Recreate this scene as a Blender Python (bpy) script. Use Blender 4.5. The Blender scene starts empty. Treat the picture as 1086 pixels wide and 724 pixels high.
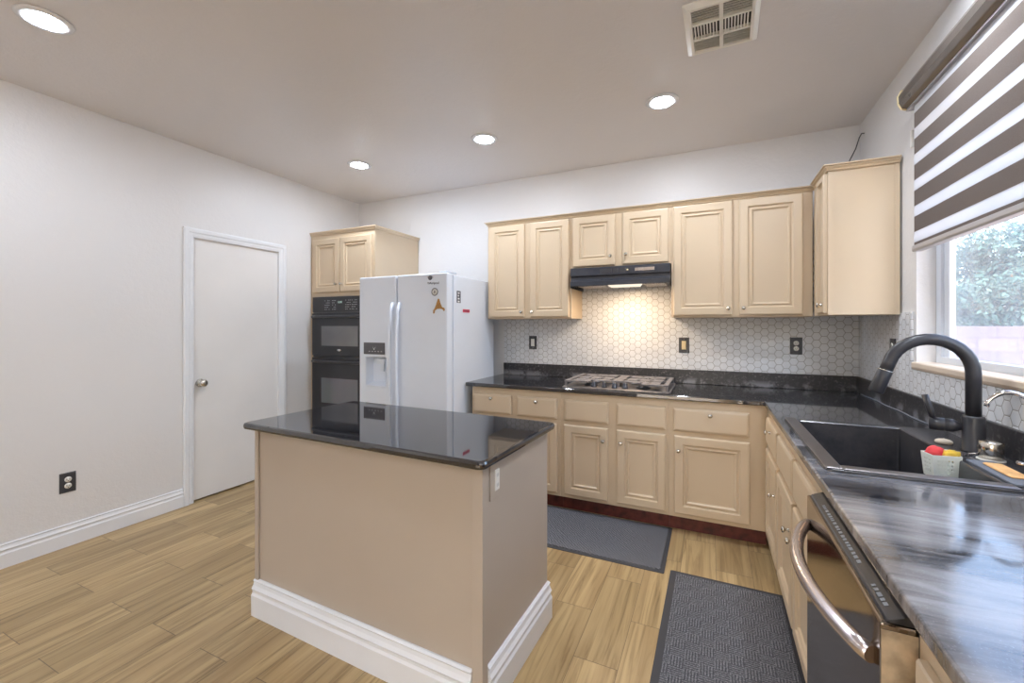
import bpy, bmesh, math, random
from mathutils import Matrix, Vector
random.seed(7)
C = bpy.context.scene.collection
SC = bpy.context.scene
PI = math.pi

# ------------------------------------------------------------------ camera, world, sun, exposure
cd = bpy.data.cameras.new('camera'); cam = bpy.data.objects.new('camera', cd); C.objects.link(cam)
cam.location = (0, 0, 1.356); cam.rotation_euler = (PI/2, 0, 0.433979)
cd.sensor_width = 36; cd.lens = 454.15/1086*36; cd.shift_y = (346.04-362)/1086; cd.clip_start = 0.02
SC.camera = cam
W = bpy.data.worlds.new('sky'); SC.world = W; W.use_nodes = True
wn = W.node_tree.nodes; wn.clear()
wo = wn.new('ShaderNodeOutputWorld'); wb = wn.new('ShaderNodeBackground'); ws = wn.new('ShaderNodeTexSky')
ws.sky_type = 'NISHITA'; ws.sun_disc = False; ws.sun_elevation = math.radians(48); ws.sun_rotation = math.radians(200)
ws.dust_density = 5.0; ws.air_density = 1.0; ws.ozone_density = 0.3
SKY_STRENGTH = 1.15
wb.inputs['Strength'].default_value = SKY_STRENGTH
W.node_tree.links.new(ws.outputs[0], wb.inputs[0]); W.node_tree.links.new(wb.outputs[0], wo.inputs[0])
sl = bpy.data.lights.new('sun', 'SUN'); sl.energy = 3.6; sl.angle = math.radians(1.5); sl.color = (1, .95, .88)
sun = bpy.data.objects.new('sun', sl); C.objects.link(sun)
sun.rotation_euler = (math.radians(38), 0, math.radians(-25))
LAMP = 300.0            # radiance of the recessed ceiling lamps
HOOD = 5.2              # watts of the hood lamp
SC.view_settings.view_transform = 'Standard'; SC.view_settings.look = 'None'
SC.view_settings.exposure = 0.22; SC.view_settings.gamma = 1.0; SC.view_settings.use_curve_mapping = False
SC.cycles.max_bounces = 10; SC.cycles.diffuse_bounces = 6; SC.cycles.glossy_bounces = 5
SC.cycles.transparent_max_bounces = 12; SC.cycles.caustics_reflective = False; SC.cycles.caustics_refractive = False
SC.cycles.sample_clamp_indirect = 6.0
SC.cycles.use_denoising = True

# ------------------------------------------------------------------ materials
def srgb(r, g, b):
    f = lambda c: (c/255/12.92) if c/255 <= .04045 else ((c/255+.055)/1.055)**2.4
    return (f(r), f(g), f(b), 1)
class NT:
    def __init__(s, name):
        s.m = bpy.data.materials.new(name); s.m.use_nodes = True
        s.t = s.m.node_tree; s.n = s.t.nodes; s.n.clear()
        s.out = s.n.new('ShaderNodeOutputMaterial')
    def new(s, k, **kw):
        n = s.n.new(k)
        for a, v in kw.items(): setattr(n, a, v)
        return n
    def lk(s, a, b): s.t.links.new(a, b)
    def setin(s, n, i, v):
        if hasattr(v, 'links') or isinstance(v, bpy.types.NodeSocket): s.lk(v, n.inputs[i])
        elif v is not None: n.inputs[i].default_value = v
    def math(s, op, a, b=None, c=None, clamp=False):
        n = s.new('ShaderNodeMath', operation=op, use_clamp=clamp)
        s.setin(n, 0, a); s.setin(n, 1, b); s.setin(n, 2, c); return n.outputs[0]
    def obj(s): return s.new('ShaderNodeTexCoord').outputs['Object']
    def geo(s): return s.new('ShaderNodeNewGeometry').outputs['Position']
    def mapping(s, v, scale=(1,1,1), loc=(0,0,0), rot=(0,0,0)):
        n = s.new('ShaderNodeMapping'); s.lk(v, n.inputs[0])
        n.inputs['Scale'].default_value = scale; n.inputs['Location'].default_value = loc; n.inputs['Rotation'].default_value = rot
        return n.outputs[0]
    def noise(s, v, scale, detail=3, rough=.5, dist=0):
        n = s.new('ShaderNodeTexNoise'); s.lk(v, n.inputs['Vector'])
        n.inputs['Scale'].default_value = scale; n.inputs['Detail'].default_value = detail
        n.inputs['Roughness'].default_value = rough; n.inputs['Distortion'].default_value = dist
        return n.outputs[0]
    def ramp(s, f, stops):
        n = s.new('ShaderNodeValToRGB'); s.lk(f, n.inputs[0]); e = n.color_ramp.elements
        while len(e) < len(stops): e.new(.5)
        for i, (p, c) in enumerate(stops): e[i].position = p; e[i].color = c if len(c) == 4 else (*c, 1)
        return n.outputs[0]
    def mix(s, f, a, b, blend='MIX'):
        n = s.new('ShaderNodeMix', data_type='RGBA', blend_type=blend)
        s.setin(n, 0, f); s.setin(n, 6, a); s.setin(n, 7, b); return n.outputs[2]
    def bump(s, h, strength, dist):
        n = s.new('ShaderNodeBump'); s.lk(h, n.inputs['Height'])
        n.inputs['Strength'].default_value = strength; n.inputs['Distance'].default_value = dist; return n.outputs[0]
    def bsdf(s, color, rough=.5, metal=0, normal=None, spec=.5, **kw):
        b = s.new('ShaderNodeBsdfPrincipled')
        s.setin(b, 'Base Color', color); s.setin(b, 'Roughness', rough); s.setin(b, 'Metallic', metal)
        s.setin(b, 'Specular IOR Level', spec); s.setin(b, 'Normal', normal)
        for k, v in kw.items(): s.setin(b, k.replace('_', ' '), v)
        s.b = b; s.lk(b.outputs[0], s.out.inputs[0]); return b
def plain(name, col, rough=.5, metal=0, spec=.5, var=.04, vscale=6, bump=0, bscale=200, bdist=.001, **kw):
    m = NT(name); v = m.obj()
    n = m.noise(v, vscale, 4)
    c0 = tuple(max(0, c*(1-var*2)) for c in col[:3])+(1,); c1 = tuple(min(1, c*(1+var)) for c in col[:3])+(1,)
    col_ = m.ramp(n, [(.25, c0), (.7, c1)])
    nr = m.bump(m.noise(v, bscale, 2), bump, bdist) if bump else None
    m.bsdf(col_, rough, metal, nr, spec, **kw); return m.m
def wall_mat(name, col, rough=.42, strength=.35, scale=90):
    m = NT(name); v = m.geo()
    n = m.noise(v, scale, 3, .55); n2 = m.noise(v, scale*.35, 2)
    hgt = m.math('ADD', m.math('MULTIPLY', n, .6), n2)
    tone = m.ramp(m.noise(v, 1.3, 3), [(.3, tuple(c*.97 for c in col[:3])+(1,)), (.7, col)])
    m.bsdf(tone, rough, 0, m.bump(hgt, strength, .004), .45); return m.m
M = {}
M['wall'] = wall_mat('wall_paint', srgb(222, 221, 221))
M['ceiling'] = wall_mat('ceiling_paint', srgb(220, 217, 217), .36, .45, 80)
M['white'] = plain('white_trim_paint', srgb(226, 228, 232), .35, var=.015)
M['door'] = plain('door_paint', srgb(226, 224, 222), .42, var=.02, vscale=2.5)
M['cab'] = plain('cream_cabinet_paint', srgb(204, 184, 156), .38, var=.02, vscale=3, bump=.05, bscale=60)
M['cabin'] = plain('cabinet_inside', srgb(190, 165, 130), .6)
M['island'] = plain('taupe_island_paint', srgb(182, 170, 156), .5, var=.025, vscale=2, bump=.05, bscale=40)
M['nickel'] = plain('satin_nickel', srgb(205, 200, 190), .25, 1, var=.02)
M['chrome'] = plain('chrome', srgb(225, 225, 228), .08, 1, var=.01)
M['brushed'] = plain('brushed_chrome', srgb(222, 216, 204), .22, 1, var=.05)
M['stainless'] = plain('satin_stainless', srgb(214, 206, 208), .24, 1, var=.02)
M['cooktop'] = plain('stained_cooktop_plate', srgb(112, 104, 100), .35, var=.3, vscale=22)
M['rimsteel'] = plain('dull_rim_metal', srgb(142, 136, 134), .3, .85, var=.08)
M['fridge'] = plain('white_enamel', srgb(222, 229, 240), .28, var=.01, bump=.06, bscale=500, bdist=.0005)
M['fridgegrey'] = plain('grey_dispenser_panel', srgb(92, 90, 94), .3)
M['fridgeseal'] = plain('grey_door_gasket', srgb(190, 195, 202), .5)
M['black'] = plain('black_gloss_enamel', srgb(46, 46, 49), .14, var=.05)
M['blackm'] = plain('black_satin', srgb(54, 54, 58), .3, var=.08)
M['iron'] = plain('grey_cast_iron', srgb(118, 113, 112), .5, var=.15, vscale=30)
M['mark'] = plain('printed_grey_marks', srgb(175, 178, 180), .5)
M['markdim'] = plain('dim_printed_marks', srgb(120, 122, 124), .4)
M['hood'] = plain('glossy_charcoal_enamel', srgb(58, 60, 67), .22, var=.15, vscale=12)
M['white_plastic'] = plain('white_plastic', srgb(232, 230, 224), .3)
M['bisque'] = plain('bisque_plastic', srgb(222, 204, 160), .35)
M['plate'] = plain('charcoal_plate', srgb(62, 62, 66), .35)
M['slot'] = plain('dark_slot', srgb(25, 25, 25), .6)
M['toe'] = plain('dark_red_toe_board', srgb(96, 42, 34), .5, var=.35, vscale=18)
M['red'] = plain('red_scrubber', srgb(222, 70, 72), .8, bump=.5, bscale=300)
M['yellow'] = plain('yellow_green_sponge', srgb(208, 172, 62), .9, var=.25, vscale=40, bump=.5, bscale=300)
M['orange'] = plain('orange_sponge', srgb(232, 182, 124), .9, var=.1, vscale=60, bump=.5, bscale=300)
M['mint'] = plain('pale_mint_plastic', srgb(240, 245, 236), .4)
M['tray'] = plain('grey_rubber_tray', srgb(112, 118, 128), .5)
M['beige'] = plain('beige_pad', srgb(214, 200, 180), .8, bump=.4, bscale=200)
M['brown'] = plain('brown_magnet', srgb(176, 130, 72), .6, var=.15, vscale=60)
M['magenta'] = plain('red_magnet', srgb(205, 50, 88), .5)
M['ink'] = plain('dark_ink', srgb(70, 70, 80), .5)
M['inkw'] = plain('white_ink', srgb(225, 225, 228), .5)
M['bronze'] = plain('bronze_cassette', srgb(112, 104, 98), .22, .55, var=.05)
M['rail'] = plain('silver_rail', srgb(176, 174, 176), .35, .4)
M['vinyl'] = plain('white_vinyl_frame', srgb(222, 228, 236), .35, var=.02)
M['vent'] = plain('cream_vent_paint', srgb(234, 231, 222), .45)
M['ventdark'] = plain('vent_inside', srgb(60, 56, 50), .8)
M['bark'] = plain('bark', srgb(110, 95, 80), .9)
M['gravel'] = plain('garden_gravel', srgb(190, 175, 155), .95, var=.12, vscale=20)

def metal_brushed(name, col, rough):
    m = NT(name); v = m.mapping(m.obj(), (400, 400, 6))
    n = m.noise(v, 1, 2); m.bsdf(col, m.math('MULTIPLY_ADD', n, .15, rough-.07), 1, m.bump(n, .08, .0005)); return m.m
M['steel'] = metal_brushed('brushed_stainless', srgb(206, 200, 200), .26)
M['dwpanel'] = metal_brushed('smoked_stainless_door', srgb(150, 138, 126), .1)

def granite():
    m = NT('black_granite'); v = m.obj()
    sp = m.noise(v, 260, 2, .7); sp2 = m.noise(v, 90, 3, .7)
    c = m.ramp(sp, [(.0, srgb(20, 20, 23)), (.6, srgb(31, 31, 35)), (.74, srgb(104, 104, 112))])
    c = m.mix(m.ramp(sp2, [(.55, (0, 0, 0, 1)), (.8, (.5, .5, .5, 1))]), c, srgb(58, 58, 66))
    hz = m.noise(v, 5, 4, .6)
    m.bsdf(c, m.math('MULTIPLY_ADD', hz, .05, .01), 0, None, .5, IOR=2.1); return m.m
M['granite'] = granite()
def granite_worn_glare():
    # same stone along the walls, whitened by dried wipe marks and by window glare painted into the colour
    m = NT('black_granite_wiped_glare'); v = m.obj()
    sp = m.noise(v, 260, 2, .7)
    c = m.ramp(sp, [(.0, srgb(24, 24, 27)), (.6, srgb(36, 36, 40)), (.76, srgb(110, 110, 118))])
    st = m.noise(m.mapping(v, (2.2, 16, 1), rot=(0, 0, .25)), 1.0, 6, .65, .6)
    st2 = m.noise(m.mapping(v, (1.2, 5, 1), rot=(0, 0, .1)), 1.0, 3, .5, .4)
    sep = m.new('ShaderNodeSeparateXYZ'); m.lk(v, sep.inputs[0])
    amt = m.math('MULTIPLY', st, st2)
    near = m.math('MULTIPLY_ADD', sep.outputs[1], -1.5, 3.55, clamp=True)  # painted window glare strengthens towards the near end of the counter
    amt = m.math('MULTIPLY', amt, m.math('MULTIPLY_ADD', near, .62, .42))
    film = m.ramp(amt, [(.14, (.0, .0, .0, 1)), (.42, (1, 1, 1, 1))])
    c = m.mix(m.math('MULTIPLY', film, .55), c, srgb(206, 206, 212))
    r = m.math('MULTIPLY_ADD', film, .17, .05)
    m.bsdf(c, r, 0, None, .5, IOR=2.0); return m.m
M['granite_worn_glare'] = granite_worn_glare()
def granite_lip():
    m = NT('black_granite_upstand'); v = m.obj()
    sp = m.noise(v, 55, 5, .72)
    c = m.ramp(sp, [(.0, srgb(34, 34, 37)), (.55, srgb(54, 53, 56)), (.72, srgb(128, 124, 124))])
    sep = m.new('ShaderNodeSeparateXYZ'); m.lk(v, sep.inputs[0])
    low = m.math('SUBTRACT', .958, sep.outputs[2])
    lowm = m.math('MULTIPLY', m.math('MULTIPLY', low, 30, clamp=True), m.ramp(m.noise(v, 9, 4, .6), [(.46, (0, 0, 0, 1)), (.56, (1, 1, 1, 1))]))
    c = m.mix(m.math('MULTIPLY', lowm, .6), c, srgb(160, 160, 166))
    m.bsdf(c, .32, 0, None, .5); return m.m
M['granite_lip'] = granite_lip()
def sink_mat():
    m = NT('black_composite'); v = m.obj()
    c = m.ramp(m.noise(v, 12, 5, .65), [(.3, srgb(46, 46, 50)), (.6, srgb(66, 64, 66)), (.8, srgb(108, 104, 104))])
    m.bsdf(c, .26, 0, m.bump(m.noise(v, 400, 2), .06, .001), .5, IOR=1.8); return m.m
M['sink'] = sink_mat()

def hex_mat(name, ax):
    m = NT(name); sep = m.new('ShaderNodeSeparateXYZ'); m.lk(m.geo(), sep.inputs[0])
    p = .0525
    gx = m.math('DIVIDE', sep.outputs[2], p); gy = m.math('DIVIDE', sep.outputs[ax], p)
    def cell(ox, oy):
        a = m.math('SUBTRACT', m.math('FLOORED_MODULO', m.math('ADD', gx, 100+ox), 1.0), .5)
        b = m.math('SUBTRACT', m.math('FLOORED_MODULO', m.math('ADD', gy, 173.205+oy), 1.7320508), .8660254)
        return a, b, m.math('ADD', m.math('MULTIPLY', a, a), m.math('MULTIPLY', b, b))
    a1, b1, l1 = cell(0, 0); a2, b2, l2 = cell(.5, .8660254)
    s = m.math('LESS_THAN', l1, l2)
    pick = lambda x, y: m.math('ADD', m.math('MULTIPLY', s, x), m.math('MULTIPLY', m.math('SUBTRACT', 1.0, s), y))
    A = m.math('ABSOLUTE', pick(a1, a2)); B = m.math('ABSOLUTE', pick(b1, b2))
    d = m.math('SUBTRACT', .5, m.math('MAXIMUM', A, m.math('MULTIPLY_ADD', A, .5, m.math('MULTIPLY', B, .8660254))))
    tile = m.ramp(d, [(.014, (0, 0, 0, 1)), (.034, (1, 1, 1, 1))])
    var = m.ramp(m.noise(m.geo(), 9, 2), [(.3, srgb(216, 219, 224)), (.7, srgb(230, 232, 235))])
    col = m.mix(tile, srgb(128, 124, 118), var)
    prof = m.ramp(d, [(.02, (0, 0, 0, 1)), (.09, (1, 1, 1, 1))])
    rough = m.math('MULTIPLY_ADD', tile, -.45, .7)
    m.bsdf(col, rough, 0, m.bump(prof, .35, .002), .5); return m.m
M['hexback'] = hex_mat('hex_tile_back', 0); M['hexright'] = hex_mat('hex_tile_right', 1)

def floor_mat():
    m = NT('wood_plank_tile'); pos = m.geo(); sep = m.new('ShaderNodeSeparateXYZ'); m.lk(pos, sep.inputs[0])
    u = m.math('DIVIDE', m.math('ADD', sep.outputs[0], .512), .18); row = m.math('FLOOR', u); fu = m.math('SUBTRACT', u, row)
    off = m.math('MULTIPLY', m.math('FLOORED_MODULO', row, 2.0), .5)
    v = m.math('ADD', m.math('DIVIDE', m.math('SUBTRACT', sep.outputs[1], 1.085), .6225), off)
    cv = m.math('FLOOR', v); fv = m.math('SUBTRACT', v, cv)
    wn_ = m.new('ShaderNodeTexWhiteNoise', noise_dimensions='2D'); cx = m.new('ShaderNodeCombineXYZ')
    m.lk(row, cx.inputs[0]); m.lk(cv, cx.inputs[1]); m.lk(cx.outputs[0], wn_.inputs[0])
    rnd = wn_.outputs[0]
    pv = m.new('ShaderNodeCombineXYZ')
    m.lk(m.math('MULTIPLY_ADD', sep.outputs[0], 34, m.math('MULTIPLY', rnd, 60)), pv.inputs[0])
    m.lk(m.math('MULTIPLY_ADD', sep.outputs[1], 1.5, m.math('MULTIPLY', rnd, 31)), pv.inputs[1])
    g = m.noise(pv.outputs[0], 1.0, 5, .62, .9)
    pv2 = m.new('ShaderNodeCombineXYZ')
    m.lk(m.math('MULTIPLY_ADD', sep.outputs[0], 9, m.math('MULTIPLY', rnd, 17)), pv2.inputs[0])
    m.lk(m.math('MULTIPLY_ADD', sep.outputs[1], .8, m.math('MULTIPLY', rnd, 9)), pv2.inputs[1])
    g2 = m.noise(pv2.outputs[0], 1.0, 3, .5, .5)
    c = m.ramp(g, [(.27, srgb(110, 90, 60)), (.38, srgb(156, 133, 96)), (.50, srgb(188, 164, 122)), (.75, srgb(208, 184, 142))])
    c = m.mix(m.ramp(g2, [(.35, (.55, .55, .55, 1)), (.62, (0, 0, 0, 1))]), c, srgb(152, 126, 90))
    tint = m.ramp(rnd, [(0, srgb(226, 222, 214)), (1, srgb(255, 252, 246))])
    c = m.mix(1.0, c, tint, 'MULTIPLY')
    eu = m.math('MINIMUM', fu, m.math('SUBTRACT', 1.0, fu)); ev = m.math('MINIMUM', fv, m.math('SUBTRACT', 1.0, fv))
    gl = m.math('MAXIMUM', m.math('LESS_THAN', m.math('MULTIPLY', eu, .18), .0012), m.math('LESS_THAN', m.math('MULTIPLY', ev, .6225), .0016))
    c = m.mix(m.math('MULTIPLY', gl, .75), c, srgb(92, 76, 56))
    hgt = m.math('SUBTRACT', m.math('MULTIPLY', g, .15), gl)
    m.bsdf(c, .34, 0, m.bump(hgt, .3, .001), .45); return m.m
M['floor'] = floor_mat()

def mat_carpet(name, ribs):
    m = NT(name); v = m.obj()
    n = m.noise(v, 170, 4, .75); n2 = m.noise(v, 16, 3)
    if ribs:
        sep = m.new('ShaderNodeSeparateXYZ'); m.lk(v, sep.inputs[0])
        cell = .055
        cx = m.math('FLOOR', m.math('DIVIDE', sep.outputs[0], cell)); cy = m.math('FLOOR', m.math('DIVIDE', sep.outputs[1], cell))
        par = m.math('FLOORED_MODULO', m.math('ADD', cx, cy), 2.0)
        sx = m.math('SINE', m.math('MULTIPLY', sep.outputs[0], 2*PI/.011)); sy = m.math('SINE', m.math('MULTIPLY', sep.outputs[1], 2*PI/.011))
        w = m.math('ADD', m.math('MULTIPLY', par, sx), m.math('MULTIPLY', m.math('SUBTRACT', 1.0, par), sy))
    else:
        w = m.new('ShaderNodeTexWave', wave_type='BANDS', bands_direction='DIAGONAL'); m.lk(v, w.inputs['Vector'])
        w.inputs['Scale'].default_value = 28; w.inputs['Distortion'].default_value = 6; w.inputs['Detail'].default_value = 2
        w = m.math('MULTIPLY_ADD', w.outputs['Fac'], 2.0, -1.0)
    h = m.math('ADD', m.math('MULTIPLY_ADD', w, .16, .5), m.math('MULTIPLY_ADD', n, 1.5, -.75))
    c = m.ramp(h, [(.15, srgb(54, 55, 59)), (.5, srgb(98, 99, 104)), (.9, srgb(164, 164, 168))])
    c = m.mix(m.math('MULTIPLY', n2, .25), c, srgb(84, 82, 84))
    m.bsdf(c, .95, 0, m.bump(h, .6, .004), .1); return m.m
M['carpet'] = mat_carpet('grey_woven_pile', False); M['carpet2'] = mat_carpet('charcoal_basketweave_pile', True)
M['matedge'] = plain('black_rubber_edge', srgb(62, 62, 66), .7)

def glass_mat(name, film, col):
    m = NT(name); t = m.new('ShaderNodeBsdfTransparent'); t.inputs[0].default_value = (.96, .98, 1, 1)
    g = m.new('ShaderNodeBsdfGlossy'); g.inputs['Roughness'].default_value = .02
    d = m.new('ShaderNodeBsdfTranslucent'); d.inputs[0].default_value = col
    d2 = m.new('ShaderNodeBsdfDiffuse'); d2.inputs[0].default_value = col
    a = m.new('ShaderNodeMixShader'); m.lk(d.outputs[0], a.inputs[1]); m.lk(d2.outputs[0], a.inputs[2]); a.inputs[0].default_value = .3
    n = m.noise(m.mapping(m.geo(), (3, 22, 1.6)), 1, 4, .5)
    f = m.ramp(n, [(.3, (film*.75,)*3+(1,)), (.75, (film*1.3,)*3+(1,))])
    x = m.new('ShaderNodeMixShader'); m.lk(f, x.inputs[0]); m.lk(t.outputs[0], x.inputs[1]); m.lk(a.outputs[0], x.inputs[2])
    lw = m.new('ShaderNodeLayerWeight'); lw.inputs[0].default_value = .5
    fr = m.math('MULTIPLY_ADD', m.math('POWER', lw.outputs['Facing'], 5.0), .7, .03)
    y = m.new('ShaderNodeMixShader'); m.lk(fr, y.inputs[0]); m.lk(x.outputs[0], y.inputs[1]); m.lk(g.outputs[0], y.inputs[2])
    m.lk(y.outputs[0], m.out.inputs[0]); return m.m
M['glass'] = glass_mat('dusty_window_glass', .13, (.80, .88, 1, 1))
M['glass_clear'] = glass_mat('added_patio_glass', .05, (.9, .95, 1, 1))
def sheer():
    m = NT('sheer_band'); t = m.new('ShaderNodeBsdfTransparent'); d = m.new('ShaderNodeBsdfTranslucent'); e = m.new('ShaderNodeBsdfDiffuse')
    d.inputs[0].default_value = (.93, .94, .97, 1); e.inputs[0].default_value = (.9, .9, .92, 1)
    a = m.new('ShaderNodeMixShader'); a.inputs[0].default_value = .45; m.lk(d.outputs[0], a.inputs[1]); m.lk(e.outputs[0], a.inputs[2])
    b = m.new('ShaderNodeMixShader'); b.inputs[0].default_value = .6; m.lk(t.outputs[0], b.inputs[1]); m.lk(a.outputs[0], b.inputs[2])
    m.lk(b.outputs[0], m.out.inputs[0]); return m.m
def opaque_band():
    m = NT('brown_band'); d = m.new('ShaderNodeBsdfTranslucent'); e = m.new('ShaderNodeBsdfDiffuse')
    v = m.obj(); n = m.noise(v, 700, 2)
    c = m.ramp(n, [(.3, srgb(116, 106, 100)), (.7, srgb(136, 126, 120))])
    m.lk(c, e.inputs[0]); d.inputs[0].default_value = srgb(120, 96, 84)
    a = m.new('ShaderNodeMixShader'); a.inputs[0].default_value = .22; m.lk(e.outputs[0], a.inputs[1]); m.lk(d.outputs[0], a.inputs[2])
    m.lk(a.outputs[0], m.out.inputs[0]); return m.m
M['sheer'] = sheer(); M['band'] = opaque_band()
def emit(name, col, s):
    m = NT(name); e = m.new('ShaderNodeEmission'); e.inputs[0].default_value = col; e.inputs[1].default_value = s
    m.lk(e.outputs[0], m.out.inputs[0]); return m.m
M['lamp'] = emit('lamp_lens', (.89, .97, 1.09, 1), LAMP)
M['hoodlamp'] = emit('hood_lens', (1, .86, .7, 1), 1.0)
M['led'] = emit('oven_digits', (.75, 1, .9, 1), .8)
def oven_glass():
    m = NT('oven_window_glass'); v = m.obj()
    m.bsdf(m.ramp(m.noise(v, 3, 2), [(.3, srgb(92, 94, 98)), (.7, srgb(120, 120, 122))]), .1, 0, None, .9); return m.m
M['ovenglass'] = oven_glass()
def iri():
    m = NT('coated_oven_glass'); n = m.noise(m.obj(), 2.5, 2)
    b = m.bsdf(m.ramp(n, [(.3, srgb(84, 96, 102)), (.7, srgb(92, 112, 110))]), .1, 0, None, .9)
    b.inputs['Thin Film Thickness'].default_value = 430; b.inputs['Thin Film IOR'].default_value = 1.9
    return m.m
M['ovencoat'] = iri()
def leafmat(name, a, b):
    m = NT(name); info = m.new('ShaderNodeNewGeometry')
    c = m.ramp(m.noise(info.outputs['Position'], 4, 3), [(.3, a), (.7, b)])
    d = m.new('ShaderNodeBsdfDiffuse'); t = m.new('ShaderNodeBsdfTranslucent'); m.lk(c, d.inputs[0]); m.lk(c, t.inputs[0])
    x = m.new('ShaderNodeMixShader'); x.inputs[0].default_value = .4; m.lk(d.outputs[0], x.inputs[1]); m.lk(t.outputs[0], x.inputs[2])
    m.lk(x.outputs[0], m.out.inputs[0]); return m.m
M['leaf'] = leafmat('pale_green_leaves', srgb(88, 122, 98), srgb(146, 172, 140))
M['leaf2'] = leafmat('blue_green_leaves', srgb(60, 92, 92), srgb(108, 140, 134))
def blockwall():
    m = NT('grey_block_wall'); b = m.new('ShaderNodeTexBrick')
    mp = m.mapping(m.obj(), (1, 1, 1), rot=(PI/2, 0, 0)); m.lk(mp, b.inputs['Vector'])
    b.inputs['Scale'].default_value = 1; b.inputs['Brick Width'].default_value = .4; b.inputs['Row Height'].default_value = .2
    b.inputs['Mortar Size'].default_value = .010
    b.inputs['Color1'].default_value = srgb(92, 86, 103); b.inputs['Color2'].default_value = srgb(84, 79, 95); b.inputs['Mortar'].default_value = srgb(74, 69, 80)
    m.bsdf(b.outputs[0], .9); return m.m
M['block'] = blockwall()

# ------------------------------------------------------------------ mesh helpers (world coordinates; MB.X maps a local frame to the world)
def wmat(o):
    m = o.matrix_basis.copy()
    while o.parent: o = o.parent; m = o.matrix_basis @ m
    return m
class MB:
    def __init__(s, X=None): s.bm = bmesh.new(); s.X = X or Matrix.Identity(4)
    def v(s, *p): return s.bm.verts.new(s.X @ Vector(p))
    def f(s, vs, mi=0, smooth=False):
        try: fc = s.bm.faces.new(vs)
        except ValueError: return None
        fc.material_index = mi; fc.smooth = smooth; return fc
    def box(s, x0, x1, y0, y1, z0, z1, mi=0):
        p = [s.v(x, y, z) for z in (z0, z1) for y in (y0, y1) for x in (x0, x1)]
        for q in ((0,2,3,1),(4,5,7,6),(0,1,5,4),(2,6,7,3),(0,4,6,2),(1,3,7,5)): s.f([p[i] for i in q], mi)
        return s
    def loft(s, rings, caps=True, mi=0, smooth=False, closed=True):
        R = [[s.v(*p) for p in r] for r in rings]
        for a, b in zip(R, R[1:]):
            n = len(a)
            for i in range(n if closed else n-1): s.f([a[i], a[(i+1) % n], b[(i+1) % n], b[i]], mi, smooth)
        if caps: s.f(list(reversed(R[0])), mi); s.f(R[-1], mi)
        return s
    def tube(s, pts, r, seg=12, mi=0, caps=True, sx=1.0):
        pts = [Vector(p) for p in pts]; rs = r if isinstance(r, (list, tuple)) else [r]*len(pts)
        rings = []; up = None
        for i, p in enumerate(pts):
            t = (pts[min(i+1, len(pts)-1)]-pts[max(i-1, 0)]).normalized()
            if up is None:
                up = Vector((0, 0, 1)) if abs(t.z) < .9 else Vector((1, 0, 0))
            a = (up - t*up.dot(t)).normalized(); b = t.cross(a); up = a
            rings.append([tuple(p + (a*math.cos(2*PI*k/seg)*sx + b*math.sin(2*PI*k/seg))*rs[i]) for k in range(seg)])
        return s.loft(rings, caps, mi, True)
    def lathe(s, prof, o, axis='Z', seg=24, mi=0, smooth=True):
        rings = []
        for r, h in prof:
            ring = []
            for k in range(seg):
                c, d = r*math.cos(2*PI*k/seg), r*math.sin(2*PI*k/seg)
                ring.append({'Z': (o[0]+c, o[1]+d, o[2]+h), 'Y': (o[0]+c, o[1]-h, o[2]+d), 'X': (o[0]+h, o[1]+c, o[2]+d)}[axis])
            rings.append(ring)
        return s.loft(rings, True, mi, smooth)
    def prism(s, poly, a0, a1, axis='X', mi=0, smooth=False):
        def P(q, a): return {'X': (a, q[0], q[1]), 'Y': (q[0], a, q[1]), 'Z': (q[0], q[1], a)}[axis]
        return s.loft([[P(q, a0) for q in poly], [P(q, a1) for q in poly]], True, mi, smooth)
    def slab(s, xs, ys, keep, z0, z1):
        V = {}
        def g(i, j, k):
            if (i, j, k) not in V: V[i, j, k] = s.v(xs[i], ys[j], (z0, z1)[k])
            return V[i, j, k]
        nx, ny = len(xs)-1, len(ys)-1
        K = lambda i, j: 0 <= i < nx and 0 <= j < ny and keep(i, j)
        for i in range(nx):
            for j in range(ny):
                if not K(i, j): continue
                s.f([g(i,j,1), g(i+1,j,1), g(i+1,j+1,1), g(i,j+1,1)]); s.f([g(i,j,0), g(i,j+1,0), g(i+1,j+1,0), g(i+1,j,0)])
                if not K(i, j-1): s.f([g(i,j,0), g(i+1,j,0), g(i+1,j,1), g(i,j,1)])
                if not K(i, j+1): s.f([g(i,j+1,0), g(i,j+1,1), g(i+1,j+1,1), g(i+1,j+1,0)])
                if not K(i-1, j): s.f([g(i,j,0), g(i,j,1), g(i,j+1,1), g(i,j+1,0)])
                if not K(i+1, j): s.f([g(i+1,j,0), g(i+1,j+1,0), g(i+1,j+1,1), g(i+1,j,1)])
        return s
    def build(s, name, mat, parent=None, bevel=0, seg=2, auto=False):
        bmesh.ops.remove_doubles(s.bm, verts=s.bm.verts, dist=1e-6)
        bmesh.ops.recalc_face_normals(s.bm, faces=s.bm.faces)
        if parent is not None: s.bm.transform(wmat(parent).inverted())
        me = bpy.data.meshes.new(name); s.bm.to_mesh(me); s.bm.free()
        for k in (mat if isinstance(mat, (list, tuple)) else [mat]): me.materials.append(M[k] if isinstance(k, str) else k)
        o = bpy.data.objects.new(name, me); C.objects.link(o)
        if parent is not None: o.parent = parent
        if bevel:
            b = o.modifiers.new('bevel', 'BEVEL'); b.width = bevel; b.segments = seg; b.limit_method = 'ANGLE'; b.angle_limit = math.radians(40)
        return o
def thing(name, label, cat, loc=(0, 0, 0), rz=0, group=None):
    o = bpy.data.objects.new(name, None); C.objects.link(o); o.empty_display_size = .1
    o.location = loc; o.rotation_euler = (0, 0, rz); return tag(o, label, cat, group)
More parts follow.
